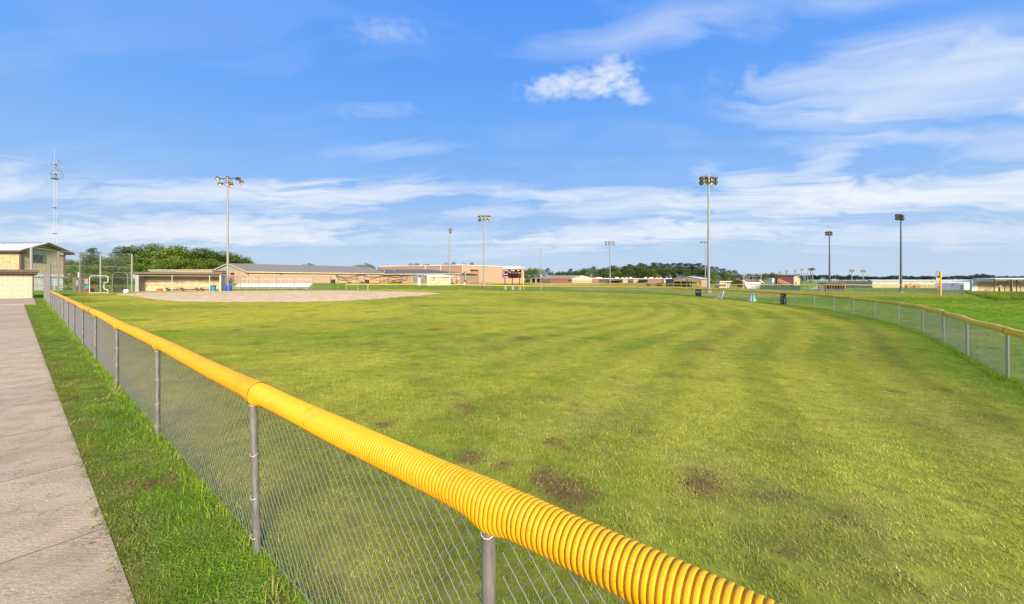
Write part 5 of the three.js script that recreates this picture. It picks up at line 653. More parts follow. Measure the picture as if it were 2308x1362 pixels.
{
  let q = onFence(1574, .06), t = tag(part(scene, 'fence_banner', sheet(q.p.clone().setY(q.p.y + .50), 1.25, .84, q.right, UPV, .015), printed(1.25, .84, 512, (x, w, h) => { x.fillStyle = '#3b3838'; x.fillRect(0, 0, w, h); x.fillStyle = '#6a6866'; x.fillRect(0, h * .92, w, h * .08); x.fillStyle = '#fff'; x.textAlign = 'center'; x.textBaseline = 'middle'; x.font = 'bold ' + h * .42 + 'px sans-serif'; x.fillText('4HOPE', w * .5, h * .36, w * .84); x.font = 'bold ' + h * .24 + 'px serif'; x.fillStyle = '#a9a6a2'; x.fillText('Landscape', w * .53, h * .72, w * .7); })), 'dark banner with white HOPE lettering tied to the outfield fence', 'banner');
  q = onFence(1767.5, .06); tag(part(scene, 'fence_banner', sheet(q.p.clone().setY(q.p.y + .47), .92, .88, q.right, UPV, .015), printed(.92, .88, 512, (x, w, h) => { x.fillStyle = '#4a3f3a'; x.fillRect(0, 0, w, h); x.fillStyle = '#e8e2d8'; x.font = 'bold ' + h * .13 + 'px sans-serif'; x.fillText('BASEBALL', w * .05, h * .2, w * .55); x.fillStyle = '#d9a04a'; for (let i = 0; i < 4; i++) x.fillRect(w * .06, h * (.28 + i * .085), w * (.4 + .1 * (i % 2)), h * .045); x.fillStyle = '#b9a898'; x.beginPath(); x.ellipse(w * .78, h * .62, w * .15, h * .36, .25, 0, 7); x.fill(); x.fillStyle = '#c98a5a'; x.beginPath(); x.ellipse(w * .84, h * .36, w * .1, h * .16, 0, 0, 7); x.fill(); x.fillStyle = '#c2412f'; x.fillRect(w * .06, h * .76, w * .38, h * .1); x.fillStyle = '#fff'; x.fillRect(w * .1, h * .79, w * .3, h * .035); })), 'dark printed poster banner with orange lines on the outfield fence', 'banner');
  q = onFence(1637, -.4); let p = onFence(1637, .55).p, f = thing('sandwich_board', 'toppled white sandwich board leaning before the outfield fence', 'sign', p), P = (a, y, b) => p.clone().addScaledVector(q.right, a).addScaledVector(q.nrm, b).setY(p.y + y);
  part(f, 'panel', slab([P(-.45, .0, .1), P(.42, .02, .12), P(.42, .9, -.12), P(.02, .9, -.12)], .04), M.bright); part(f, 'panel', slab([P(-1.0, .0, .25), P(-.4, .01, .12), P(-.42, .28, -.05)], .04), M.bright); part(f, 'stripe', slab([P(-.12, .40, .035), P(.38, .40, .035), P(.38, .46, .02), P(-.1, .46, .02)], .01), M.galv);
  p = onFence(1706, .5).p; q = onFence(1706, .5); f = thing('sandwich_board', 'upright white and cyan sandwich board before the outfield fence', 'sign', p); const Q = (a, y, b) => p.clone().addScaledVector(q.right, a).addScaledVector(q.nrm, b).setY(p.y + y);
  part(f, 'panel', slab([Q(-.30, .02, .2), Q(.30, .02, .2), Q(.03, .93, .0), Q(-.03, .93, .0)], .04), M.bright); part(f, 'back_panel', slab([Q(-.05, .05, -.45), Q(.34, .0, .05), Q(.24, .94, -.02), Q(-.02, .94, -.04)], .03), M.cyan); part(f, 'foot', bar(Q(-.32, .03, .2), Q(.32, .03, .2), .05), M.white);
}

// ---------------------------------------------------------------- buildings beyond the outfield
{ // cream gabled hall
  const t = thing('gabled_hall', 'brick hall with cream gable and tan shingle roof right of the flagpole', 'building', V(gx(1290, 235), G(gx(1290, 235), 235), 235)), B = [gx(1289, 235), 235], A = [gx(1212, 246), 246], D = [gx(1334.5, 239) - B[0], 4], y0 = G(...B), ye = hy(626.6, 235), yr = hy(621, 236);
  gabled(t, A, B, D, y0, ye - .1, yr, { wall: M.brickRed, gable: M.cream, roof: M.shingleTan, trim: M.sage, over: .35, gut: .25 });
  part(t, 'gable_panel', slab([V(B[0], hy(631.8, 235), B[1] - .2), V(B[0] + D[0], hy(631.8, 239), B[1] + D[1] - .2), V(B[0] + D[0], ye - .15, B[1] + D[1] - .2), V(B[0] + D[0] / 2, yr - .2, B[1] + D[1] / 2 - .2), V(B[0], ye - .15, B[1] - .2)], .08), M.cream);
  part(t, 'brick_base', slab([V(B[0], y0 - .2, B[1] - .22), V(B[0] + D[0], y0 - .2, B[1] + D[1] - .22), V(B[0] + D[0], hy(631.8, 239), B[1] + D[1] - .22), V(B[0], hy(631.8, 235), B[1] - .22)], .08), M.brick);
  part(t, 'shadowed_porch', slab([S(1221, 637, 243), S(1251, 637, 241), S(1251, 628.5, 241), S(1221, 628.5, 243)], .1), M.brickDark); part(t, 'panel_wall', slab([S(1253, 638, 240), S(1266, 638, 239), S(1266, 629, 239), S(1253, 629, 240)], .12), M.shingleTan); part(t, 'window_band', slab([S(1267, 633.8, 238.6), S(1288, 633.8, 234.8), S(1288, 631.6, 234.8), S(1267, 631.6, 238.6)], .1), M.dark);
  part(t, 'porch_roof', slab([S(1196, 627.6, 244), S(1222, 627.6, 240), S(1234, 622.5, 252), S(1214, 625.4, 256)], .15), M.shingleTan); for (const px of [1197, 1208, 1230, 1243]) { const p = g0(px, 243); part(t, 'porch_post', bar(p.clone().setY(p.y - .1), V(p.x, hy(627.8, 243), 243), .3), M.white); }
  const s = thing('brick_kiosk', 'small red brick kiosk at the left end of the hall porch', 'building', g0(1201, 248)); part(s, 'wall', box(gx(1201, 248), hy(633, 248) - .3, 248, 2.4, hy(628.6, 248) - hy(638, 248) + .6, 2.4), M.brickRed); part(s, 'roof', slab([S(1195.5, 628.8, 246.6), S(1206.5, 628.8, 246.6), S(1206.5, 627.2, 249), S(1195.5, 627.2, 249)], .12), M.shingleTan);
}
{ // long low school
  const d = 290, t = thing('low_school', 'long low brick school with many rooftop units behind the second field', 'building', V(gx(1430, d), G(gx(1430, d), d), d)), y0 = G(gx(1430, d), d) - .2, y1 = hy(629, d);
  part(t, 'wall', prism([[gx(1332, d), d], [gx(1524, d), d], [gx(1524, d), d + 25], [gx(1332, d), d + 25]], y0, y1), M.brickDark); part(t, 'roof_edge', prism([[gx(1331, d), d - .7], [gx(1525, d), d - .7], [gx(1525, d), d + 25.5], [gx(1331, d), d + 25.5]], y1, y1 + .35), M.white);
  for (const [a, b, mt] of [[1335, 1350, M.brickRed], [1404, 1415, M.brick], [1428, 1439, M.brick], [1461, 1492, M.brickRed], [1497, 1500, M.cream], [1507, 1510, M.cream]]) part(t, 'wall_panel', slab([S(a, 638, d - .15), S(b, 638, d - .15), S(b, 629.3, d - .15), S(a, 629.3, d - .15)], .12), mt);
  for (const [a, b, y] of [[1351, 1373, 632.5], [1377, 1403, 634], [1416, 1427, 634], [1440, 1460, 633]]) part(t, 'window_band', slab([S(a, y + 1.8, d - .2), S(b, y + 1.8, d - .2), S(b, y, d - .2), S(a, y, d - .2)], .1), M.dark);
  for (const [a, b, y] of [[1374, 1403, 631.6], [1441, 1462, 630.6]]) { part(t, 'canopy', slab([S(a, y + .8, d - 4), S(b, y - .4, d - 4), S(b, y - .9, d), S(a, y + .1, d)], .15), M.shingleTan); }
  for (const [px, w, h] of [[1350, 13, 3], [1364, 2, 1.4], [1371, 2, 1.3], [1379, 2, 1.2], [1390, 7.5, 3.4], [1402.5, 4.5, 2.2], [1411.5, 4.5, 2.3], [1421, 6, 3], [1454.5, 5, 3], [1467, 8, 3], [1480, 4.5, 2], [1488.5, 4, 2.2], [1503, 2, 2], [1511.5, 3, 1.8]]) part(t, 'rooftop_unit', box(gx(px, d + 4), y1 + .3 + m(h, d) / 2, d + 4, m(w, d), m(h, d), 2), M.white);
}
{ // small dugout of the second field
  const d = 158, t = thing('small_dugout', 'small shaded dugout in front of the low brick school', 'dugout', g0(1476, d)), y0 = G(gx(1476, d), d); part(t, 'roof', slab([S(1458, 637.8, d - 1), S(1494, 637.2, d - 1), S(1490, 635.4, d + 2), S(1463, 635.4, d + 2)], .15), M.shingleTan); part(t, 'back_wall', prism([[gx(1461, d), d + 1.8], [gx(1495, d), d + 1.8], [gx(1495, d), d + 2], [gx(1461, d), d + 2]], y0 - .1, hy(636.5, d)), M.brickDark); for (const px of [1461.5, 1466, 1470, 1474, 1478, 1491]) part(t, 'post', bar(V(gx(px, d), y0 - .05, d - .8), V(gx(px, d), hy(637.4, d), d - .8), .14), px > 1462 && px < 1476 ? M.white : M.steelDark);
}
{ // barn
  const d = 148, t = thing('barn', 'brown gabled barn with open dark bays behind the second field', 'building', g0(1555, d)), A = [gx(1518, d), d], B = [gx(1581, d), d], y0 = G(gx(1555, d), d), ye = hy(629.2, d), yr = hy(624.3, d), yo = hy(634.6, d), bk = [gx(1600.5, d + 22), d + 22];
  const xm = gx(1551.5, d), xb = bk[0] - (B[0] - xm);
  part(t, 'front_gable', slab([V(A[0], yo, d), V(B[0], yo, d), V(B[0], ye, d), V(xm, yr, d), V(A[0], ye, d)], .15), M.woodGrey);
  part(t, 'side_wall', slab([V(B[0], y0 - .1, d), V(bk[0], y0 - .1, bk[1]), V(bk[0], ye, bk[1]), V(B[0], ye, d)], .15), M.brick); part(t, 'back_wall', prism([[A[0], d + 7], [B[0] - .3, d + 7], [B[0] - .3, d + 7.2], [A[0], d + 7.2]], y0 - .1, ye), M.woodGrey); part(t, 'side_wall', slab([V(A[0], y0 - .1, d + 7), V(A[0], y0 - .1, d), V(A[0], ye, d), V(A[0], ye, d + 7)], .12), M.woodGrey);  // right side wall in bright brick, sunlight put into its colour
  part(t, 'roof', slab([V(B[0] + .4, ye - .05, d - .4), V(bk[0] + .4, ye - .05, bk[1]), V(xb, yr + .1, bk[1]), V(xm, yr + .1, d - .4)], -.1), M.roofWhite); part(t, 'roof', slab([V(A[0] - .4, ye - .05, d - .4), V(xm, yr + .1, d - .4), V(xb, yr + .1, bk[1]), V(A[0] - .4 + 4, ye - .05, bk[1])], .1), M.shingleTan);  // right slope coloured lighter than the left, as the sun would show it
  for (const px of [1519, 1535, 1548, 1556, 1571, 1577]) part(t, 'post', bar(V(gx(px, d), y0 - .1, d + .1), V(gx(px, d), yo + .05, d + .1), .2), M.woodGrey);
  part(t, 'door_leaf', slab([S(1571.5, 645, d + .3), S(1575, 645, d + .3), S(1575, 635.5, d + .3), S(1571.5, 635.5, d + .3)], .1), M.orange); part(t, 'sign', slab([S(1546, 633, d - .06), S(1553.5, 633, d - .06), S(1553.5, 630.6, d - .06), S(1546, 630.6, d - .06)], .06), M.dark); for (const px of [1540, 1551]) part(t, 'wall_lamp', ball(S(px, px === 1540 ? 631 : 633.6, d - .25), .17), M.white);
}
{ const d = 137, t = thing('ticket_hut', 'small cream hut with flat overhanging roof right of the tall steel mast', 'hut', g0(1634, d)), y0 = G(gx(1634, d), d), q = (a, b, c, e, k = 0) => slab([S(a, e, d + k), S(b, e, d + k), S(b, c, d + k), S(a, c, d + k)], .15); part(t, 'wall', [q(1622, 1635.5, 635.5, 641), prism([[gx(1622, d), d + .1], [gx(1636, d), d + .1], [gx(1647, d), d + 4], [gx(1624, d), d + 4]], y0 - .1, hy(635.5, d))], M.cream); part(t, 'roof', prism([[gx(1620.5, d), d - .6], [gx(1648, d), d - .6], [gx(1648, d), d + 4.5], [gx(1620.5, d), d + 4.5]], hy(635.5, d), hy(633.8, d)), M.white); part(t, 'dado', q(1622, 1635.6, 641, 645.6, -.02), M.brickDark); for (const px of [1637, 1641, 1645]) part(t, 'post', bar(V(gx(px, d), y0 - .1, d), V(gx(px, d), hy(635.4, d), d), .2), M.white); part(t, 'counter', prism([[gx(1636, d), d + .2], [gx(1647, d), d + .2], [gx(1647, d), d + .5], [gx(1636, d), d + .5]], y0 - .1, hy(641, d)), M.white); }
{ const d = 140, t = thing('far_backstop', 'thin wire backstop frame behind the white grandstand', 'backstop', g0(1705, d)); const P = [1676, 1688.5, 1697, 1702, 1715.5, 1724, 1729]; P.forEach((px, i) => { const p = g0(px, d); part(t, 'post', rod([p.clone().setY(p.y - .05), V(p.x, hy(i < 5 ? 616.5 : 626, d), d)], i === 0 || i === 4 ? .13 : .08, 6), M.polePale); }); for (const py of [617, 623.5, 631]) part(t, 'rail', rod([S(1676, py, d), S(1715.5, py, d)], .06, 5), M.galv); part(t, 'rail', rod([S(1715.5, 618, d), S(1803, 617.5, d)], .05, 5), M.galv); part(t, 'rail', rod([S(1803, 617.5, d), S(1820.5, 615.5, d)], .05, 5), M.galv); for (const px of [1803, 1812, 1815, 1820.5]) part(t, 'post', rod([g0(px, d), S(px, 616, d)], .09, 6), M.steel); }
{ // white grandstand
  const d = 131, t = thing('grandstand', 'small grandstand with white front wall and brown seats left of the press box', 'bleachers', g0(1698, d)), y0 = G(gx(1698, d), d);
  part(t, 'front_wall', slab([V(gx(1684, d), y0 - .1, d), V(gx(1715, d), y0 - .1, d), V(gx(1715, d), hy(636.3, d), d), V(gx(1677, d), hy(636.3, d), d)], .2), M.white);
  for (let i = 0; i < 5; i++) part(t, 'seat_row', prism([[gx(1677, d), d + .2 + i * .7], [gx(1714.5, d), d + .2 + i * .7], [gx(1714.5, d), d + .9 + i * .7], [gx(1677, d), d + .9 + i * .7]], y0 + .8, hy(635.6 - i * 1.15, d)), M.wood);
  part(t, 'stair_rail', [bar(S(1675, 632, d - .2), S(1683, 637.5, d - .2), .12, .3), bar(S(1712.5, 631, d - .2), S(1722.5, 638.6, d - .2), .12, .3), bar(S(1722.5, 638.6, d - .2), g0(1722.5, d - .2), .12), bar(S(1675, 632, d - .2), g0(1675, d - .2), .12)], M.white); part(t, 'ramp', slab([V(gx(1677.5, d), y0 - .05, d - 1), V(gx(1683.6, d), y0 - .05, d - .1), V(gx(1683.6, d), y0 + 1.0, d - .1), V(gx(1677.5, d), y0 + .8, d - 1)], .1), M.brickDark);
}
{ // press box
  const d = 121, t = thing('press_box', 'maroon press box on the second field with white end wall and timber stairs', 'press box', g0(1775, d)), y0 = G(gx(1775, d), d), a = [gx(1753, d), d], b = [gx(1789.5, d), d], c = [gx(1803.5, d + 6), d + 6], e = [gx(1770, d + 6), d + 6], yt = hy(621.5, d);
  part(t, 'front_wall', slab([V(a[0], y0 - .1, d), V(b[0], y0 - .1, d), V(b[0], yt, d), V(a[0], yt, d)], .2), M.maroon); part(t, 'ribs', Array.from({ length: 12 }, (_, i) => box(lerp(a[0], b[0], (i + .5) / 12), (y0 + 1.2 + yt) / 2, d - .03, .07, yt - y0 - 1.3, .06)), M.maroon);
  part(t, 'end_wall', slab([V(b[0], y0 - .1, b[1]), V(c[0], y0 - .1, c[1]), V(c[0], yt - .15, c[1]), V(b[0], yt, b[1])], .2), M.cream); part(t, 'roof', prism([[a[0] - .3, d - .6], [b[0] + .2, d - .6], [c[0] + .3, c[1] + .3], e], yt, hy(619, d)), M.shingleDark); part(t, 'back_wall', slab([V(c[0], y0 - .1, c[1]), V(e[0], y0 - .1, e[1]), V(e[0], yt, e[1]), V(c[0], yt, c[1])], .2), M.maroon);
  const wq = (p0, p1, py0, py1) => slab([V(lerp(b[0], c[0], p0) + .1, hy(py1, d), lerp(b[1], c[1], p0) - .1), V(lerp(b[0], c[0], p1) + .1, hy(py1, d), lerp(b[1], c[1], p1) - .1), V(lerp(b[0], c[0], p1) + .1, hy(py0, d), lerp(b[1], c[1], p1) - .1), V(lerp(b[0], c[0], p0) + .1, hy(py0, d), lerp(b[1], c[1], p0) - .1)], .06); part(t, 'window', wq(.68, .96, 623, 626.3), M.glass); part(t, 'door', wq(.2, .4, 636, 640.5), M.brickRed);
  const st = part(t, 'stair', [bar(S(1757, 630.3, d - .9), S(1783, 642, d - .9), .12, .32), bar(S(1757, 635, d - .9), S(1775, 644, d - .9), .12, .32), bar(S(1752.5, 631, d - .9), S(1758, 631, d - .9), .1, .2), bar(S(1752.5, 635.3, d - .9), S(1759, 635.3, d - .9), .1, .24)], M.woodNew); for (let i = 0; i < 6; i++) part(st, 'baluster', bar(S(1757 + i * 4, 630.5 + i * 1.85, d - .9), S(1757 + i * 4, 636 + i * 1.85, d - .9), .1), M.woodNew); for (const px of [1753, 1757.5]) part(st, 'stair_post', bar(g0(px, d - .9), S(px, 630, d - .9), .14), M.woodNew);
  const q = thing('white_container', 'white upright container left of the maroon press box', 'container', g0(1746, 122)); part(q, 'body', [prism([[gx(1740.5, 122), 122], [gx(1752, 122), 122], [gx(1752, 122), 124], [gx(1740.5, 122), 124]], y0 - .1, hy(627.4, 122)), ...[1743, 1746, 1749].map((px) => box(gx(px, 122), 1, 121.97, .08, 2.6, .06))], M.white); part(q, 'door_bar', bar(S(1750, 645, 121.9), S(1750, 628, 121.9), .1), M.steel);
  const w = thing('wind_screen', 'dark green windscreen fence at the foot of the press box', 'fence', g0(1760, 117)); part(w, 'fabric', prism([[gx(1714, 117), 117], [gx(1803, 117), 117], [gx(1803, 117), 117.05], [gx(1714, 117), 117.05]], G(gx(1760, 117), 117) + .02, hy(643.6, 117)), M.screenGreen); for (const px of [1715, 1737, 1759, 1781, 1802.5]) part(w, 'post', rod([g0(px, 117.15), S(px, 643.2, 117.15)], .05, 6), M.galv);
}
bleachers('steep aluminium bleachers left of the brown plank dugout', 1822, 1866, 124, 119, 7, M.alu, 3.0);
{ // plank dugout
  const d = 108, t = thing('plank_dugout', 'long dark plank dugout with low brown side fences on the second field', 'dugout', g0(1883, d)), y0 = G(gx(1883, d), d), f = (a, b, c, e, k = 0) => slab([S(a, e, d + k), S(b, e, d + k), S(b, c, d + k), S(a, c, d + k)], .12);
  part(t, 'roof', slab([S(1860, 639, d - .5), S(1906, 639, d - .5), S(1905, 635.6, d + 3), S(1862, 635.6, d + 3)], .2), M.brickDark); part(t, 'fascia', f(1860, 1906, 637.2, 639.4, -.6), M.brickDark); part(t, 'back_wall', prism([[gx(1861, d), d + 2.4], [gx(1905, d), d + 2.4], [gx(1905, d), d + 2.6], [gx(1861, d), d + 2.6]], y0 - .1, hy(638, d)), M.brickDark); for (const s of [1861.5, 1904]) part(t, 'end_wall', prism([[gx(s, d), d], [gx(s, d) + .15, d], [gx(s, d) + .15, d + 2.4], [gx(s, d), d + 2.4]], y0 - .1, hy(638.5, d)), M.woodGrey);
  for (const px of [1863, 1869, 1875, 1881, 1887, 1893, 1899, 1904]) part(t, 'post', bar(V(gx(px, d), y0 - .05, d), V(gx(px, d), hy(639, d), d), .12), M.woodGrey); part(t, 'front_board', prism([[gx(1862, d), d + .1], [gx(1904, d), d + .1], [gx(1904, d), d + .18], [gx(1862, d), d + .18]], y0 - .1, y0 + .85), M.brickDark);
  for (let i = 0; i < 7; i++) part(t, 'side_board', box(gx(1848.5 + i * 1.9, d), (y0 + hy(643, d)) / 2, d + .3, .18, hy(643, d) - y0, .06), M.woodGrey); for (let i = 0; i < 11; i++) part(t, 'side_board', box(gx(1907 + i * 1.85, d), (y0 + hy(640.5 - i * .05, d)) / 2, d + .3 + i * .25, .2, hy(640, d) - y0, .05), M.woodGrey);
}
{ // white metal buildings
  let d = 168, y0 = G(gx(2060, d), d) - .2, t = thing('long_metal_building', 'long low white metal building with pale roof beyond the second field', 'building', g0(2040, d)); const yt = hy(634.4, d), yr = hy(631, d);
  part(t, 'wall', [prism([[gx(1966, d), d], [gx(2200, d), d], [gx(2200, d), d + 14], [gx(1953, d), d + 14]], y0, yt), ...Array.from({ length: 60 }, (_, i) => box(gx(1968 + i * 3.9, d), (y0 + yt) / 2, d - .03, .07, yt - y0, .05))], M.cream); part(t, 'end_wall', slab([V(gx(1953, d + 13), y0, d + 13), V(gx(1966, d), y0, d - .05), V(gx(1966, d), yt, d - .05), V(gx(1958.5, d + 6), yr - .1, d + 6), V(gx(1953, d + 13), yt, d + 13)], .1), M.whiteShaded);  // one white building: cream paints the sunlit wall, blue grey the shaded end
  part(t, 'roof', slab([V(gx(1965, d), yt, d - .4), V(gx(2212, d), yt, d - .4), V(gx(2196, d + 8), yr, d + 8), V(gx(1958.5, d + 7), yr, d + 7)], -.12), M.roofWhite); part(t, 'door', slab([S(1957, 643, d + 8), S(1958.6, 643, d + 7), S(1958.6, 637, d + 7), S(1957, 637, d + 8)], .1), M.dark); part(t, 'garage_door', slab([S(2108, 645, d - .1), S(2113, 645, d - .1), S(2113, 638, d - .1), S(2108, 638, d - .1)], .1), M.shingleTan); part(t, 'wall_lamp', box(gx(2101, d), hy(635.4, d), d - .25, .5, .25, .3), M.dark); part(t, 'vent_box', box(gx(2056, d), hy(638.5, d), d - .2, 1, .35, .3), M.steelDark); for (const [px, py] of [[2027, 618], [2111.5, 619.5]]) part(t, 'flue', bar(V(gx(px, d + 7), yr, d + 7), V(gx(px, d + 7), hy(py, d + 7), d + 7), px < 2050 ? .4 : .22), M.cmuGrey);
  d = 134; y0 = G(gx(2150, d), d); t = thing('metal_shed', 'white shed with front wall blued as if in shade, behind the foul pole', 'shed', g0(2145, d)); const yb = hy(637.2, d), c = [gx(2186, d + 7), d + 7]; part(t, 'front_wall', [slab([V(gx(2113, d), y0 - .1, d), V(gx(2174, d), y0 - .1, d), V(gx(2174, d), yb, d), V(gx(2113, d), yb, d)], .15), ...Array.from({ length: 22 }, (_, i) => box(gx(2114 + i * 2.75, d), (y0 + yb) / 2, d - .02, .06, yb - y0, .04))], M.whiteShaded); part(t, 'end_wall', slab([V(gx(2174, d), y0 - .1, d), V(c[0], y0 - .1, c[1]), V(c[0], yb, c[1]), V(gx(2174, d), yb, d)], .15), M.white); part(t, 'roof', prism([[gx(2111, d), d - .4], [gx(2176, d), d - .4], [c[0] + .5, c[1]], [gx(2120, d + 7), d + 7]], yb, yb + .25), M.roofWhite); part(t, 'door_mark', slab([S(2147, 645, d - .08), S(2149, 645, d - .08), S(2149, 639.8, d - .08), S(2147, 639.8, d - .08)], .05), M.dark); part(t, 'back_wall', slab([V(c[0], y0 - .1, c[1]), V(gx(2120, d + 7), y0 - .1, d + 7), V(gx(2120, d + 7), yb, d + 7), V(c[0], yb, c[1])], .1), M.white);  // front wall's shade painted in as blue grey; the siding is white
  const l = thing('lumber_stack', 'orange timber stack against the long white metal building', 'lumber', g0(2057, 160)); for (let i = 0; i < 5; i++) for (const s of [0, 1]) part(l, 'plank_bundle', box(gx(s ? 2066 : 2049, 160), G(gx(2057, 160), 160) + .25 + i * .33, 160 + (i % 2) * .06, m(s ? 13 : 14, 160), .29, 1), M.woodNew); part(l, 'cover', box(gx(2057, 160), hy(640.6, 160), 160.4, m(6, 160), .5, .8), M.white);
}
{ // open shelter at the far right
  const d = 106, t = thing('open_shelter', 'open fronted tan shelter with dark columns at the right edge', 'shelter', g0(2290, d)), y0 = G(gx(2290, d), d), X0 = gx(2241, d), X1 = gx(2420, d);
  part(t, 'back_wall', prism([[X0 + .6, d + 4.4], [X1, d + 4.4], [X1, d + 4.6], [X0 + .6, d + 4.6]], y0 - .1, hy(633.5, d)), M.tanDeep); part(t, 'end_wall', prism([[X0 - 1.0, d + 4.2], [X0 + .6, d + 4.2], [X0 + .6, d + 4.8], [X0 - 1, d + 4.8]], y0 - .1, hy(634.5, d + 8)), M.white); part(t, 'side_gable', slab([V(X0 - .9, hy(634.5, d + 8), d + 8), V(X0, hy(634.8, d), d + .4), V(X0, hy(628.5, d), d + .4), V(X0 - .2, hy(629.5, d), d + 3)], .1), M.roofWhite);
  part(t, 'roof', slab([V(X0 - .1, hy(628.2, d), d - .3), V(X1, hy(628.2, d), d - .3), V(X1, hy(625.8, d), d + 5), V(X0 - .1, hy(626.8, d), d + 5)], .2), M.roofWhite); part(t, 'header', prism([[X0, d - .1], [X1, d - .1], [X1, d + .1], [X0, d + .1]], hy(629.4, d), hy(628.3, d)), M.shingleTan); part(t, 'soffit', slab([V(X0 + .4, hy(633.6, d), d + .6), V(X1, hy(633.6, d), d + .6), V(X1, hy(630.6, d), d + .6), V(X0 + .4, hy(630.6, d), d + .6)], .1), M.roofWhite);
  for (const px of [2241.5, 2281, 2292, 2340]) part(t, 'column', bar(V(gx(px, d), y0 - .1, d), V(gx(px, d), hy(628.6, d), d), px === 2281 ? .22 : .14), px === 2281 ? M.woodGrey : M.dark); part(t, 'floor', prism([[X0, d - .2], [X1, d - .2], [X1, d + 8], [X0, d + 8]], y0 - .1, y0 + .08), M.concrete);
  part(t, 'drape_net', rod([S(2250, 636, d + 2), S(2262, 638.5, d + 2), S(2275, 637.6, d + 2), S(2284, 635, d + 2), S(2300, 638, d + 2)], .09, 5), M.net);
  for (const [a, b, label] of [[2265, 2278, 'dark pipe training frame under the open shelter, left one'], [2300, 2312, 'dark pipe training frame under the open shelter, right one']]) { const k = d + 1.2, q = thing('training_frame', label, 'frame', V(gx((a + b) / 2, k), y0 + .08, k), 'training frames'); part(q, 'frame', rod([V(gx(a, k), y0 + .06, k), S(a, 643, k), S(a + 1, 641.6, k), S(b - 1, 641.6, k), S(b, 643, k), V(gx(b, k), y0 + .06, k)], .07, 6), M.dark); part(q, 'net', wires(Array.from({ length: 10 }, (_, i) => [V(gx(lerp(a, b, i / 10), k), y0 + .1, k), S(lerp(a, b, i / 10), 642, k)]), .01), M.netDark, 'stuff'); }
  const q = thing('pitching_machine', 'dark pitching machine with white hopper at the shelter front', 'machine', V(gx(2253, d + .8), y0 + .08, d + .8)); part(q, 'stand', [bar(V(gx(2250.5, d + .8), y0 + .06, d + .8), S(2253, 645, d + .8), .1), bar(V(gx(2255, d + .8), y0 + .06, d + .8), S(2253, 645, d + .8), .1), bar(V(gx(2253, d + 1.2), y0 + .06, d + 1.2), S(2253, 645, d + .8), .1)], M.dark); part(q, 'hopper', lathe([[.1, 0], [.35, .1], [.4, .3], [.3, .32], [.05, .1]], 12, S(2252.5, 647, d + .7), UPV), M.white); part(q, 'motor', box(gx(2254.5, d + .8), hy(643.6, d + .8), d + .8, .8, .4, .4), M.dark);
}
function vehicle(label, px, d, L, body, truck) {
  const x = gx(px, d), y = G(x, d), t = thing('parked_vehicle', label, truck ? 'truck' : 'car', V(x, y, d), 'vehicles parked by the metal buildings'), sh = (pts, w) => { const s = new THREE.Shape(); pts.forEach(([a, b], i) => i ? s.lineTo(a, b) : s.moveTo(a, b)); const g = new THREE.ExtrudeGeometry(s, { depth: w, bevelEnabled: true, bevelSize: .06, bevelThickness: .06, bevelSegments: 2 }); g.translate(0, 0, -w / 2); g.rotateY(0); g.translate(x, y, -d); return g; };
  const h = truck ? 1.0 : .85; part(t, 'body', sh([[-L / 2, .38], [L / 2, .38], [L / 2, h * .85], [L / 2 - .3, h], [-L / 2 + .1, h], [-L / 2, h * .9]], 1.6), body); part(t, 'cabin', sh(truck ? [[-L * .12, h], [L * .26, h], [L * .16, 1.72], [-L * .08, 1.72]] : [[-L * .38, h], [L * .28, h], [L * .14, 1.42], [-L * .24, 1.42]], 1.4), truck ? body : M.glass); part(t, 'window', sh(truck ? [[-L * .08, h + .1], [L * .2, h + .1], [L * .13, 1.6], [-L * .06, 1.6]] : [[-L * .3, h + .06], [L * .2, h + .06], [L * .11, 1.34], [-L * .2, 1.34]], 1.46), M.glass);
  for (const a of [-L * .32, L * .3]) for (const b of [-.78, .78]) part(t, 'wheel', lathe([[0, -.1], [.34, -.1], [.36, 0], [.34, .1], [0, .1]], 14, V(x + a, y + .36, d + b), new THREE.Vector3(0, 0, 1)), M.black);
}
vehicle('white pickup truck parked past the white metal buildings', 2190, 176, 5.4, M.white, true); vehicle('red car parked between the white building and the shelter', 2209, 205, 4.4, M.red, false); vehicle('white car, left of a dark car before the far trees', 2226, 186, 4.3, M.white, false); vehicle('dark car nearest the open shelter, before the far trees', 2232, 215, 4.5, M.steelDark, false);
{ const t = struct('road', prism([[gx(1180, 196), 196], [gx(1352, 196), 196], [gx(1352, 214), 214], [gx(1180, 214), 214]].map((p) => p), -.3, G(gx(1260, 205), 205) + .12), M.concrete); }

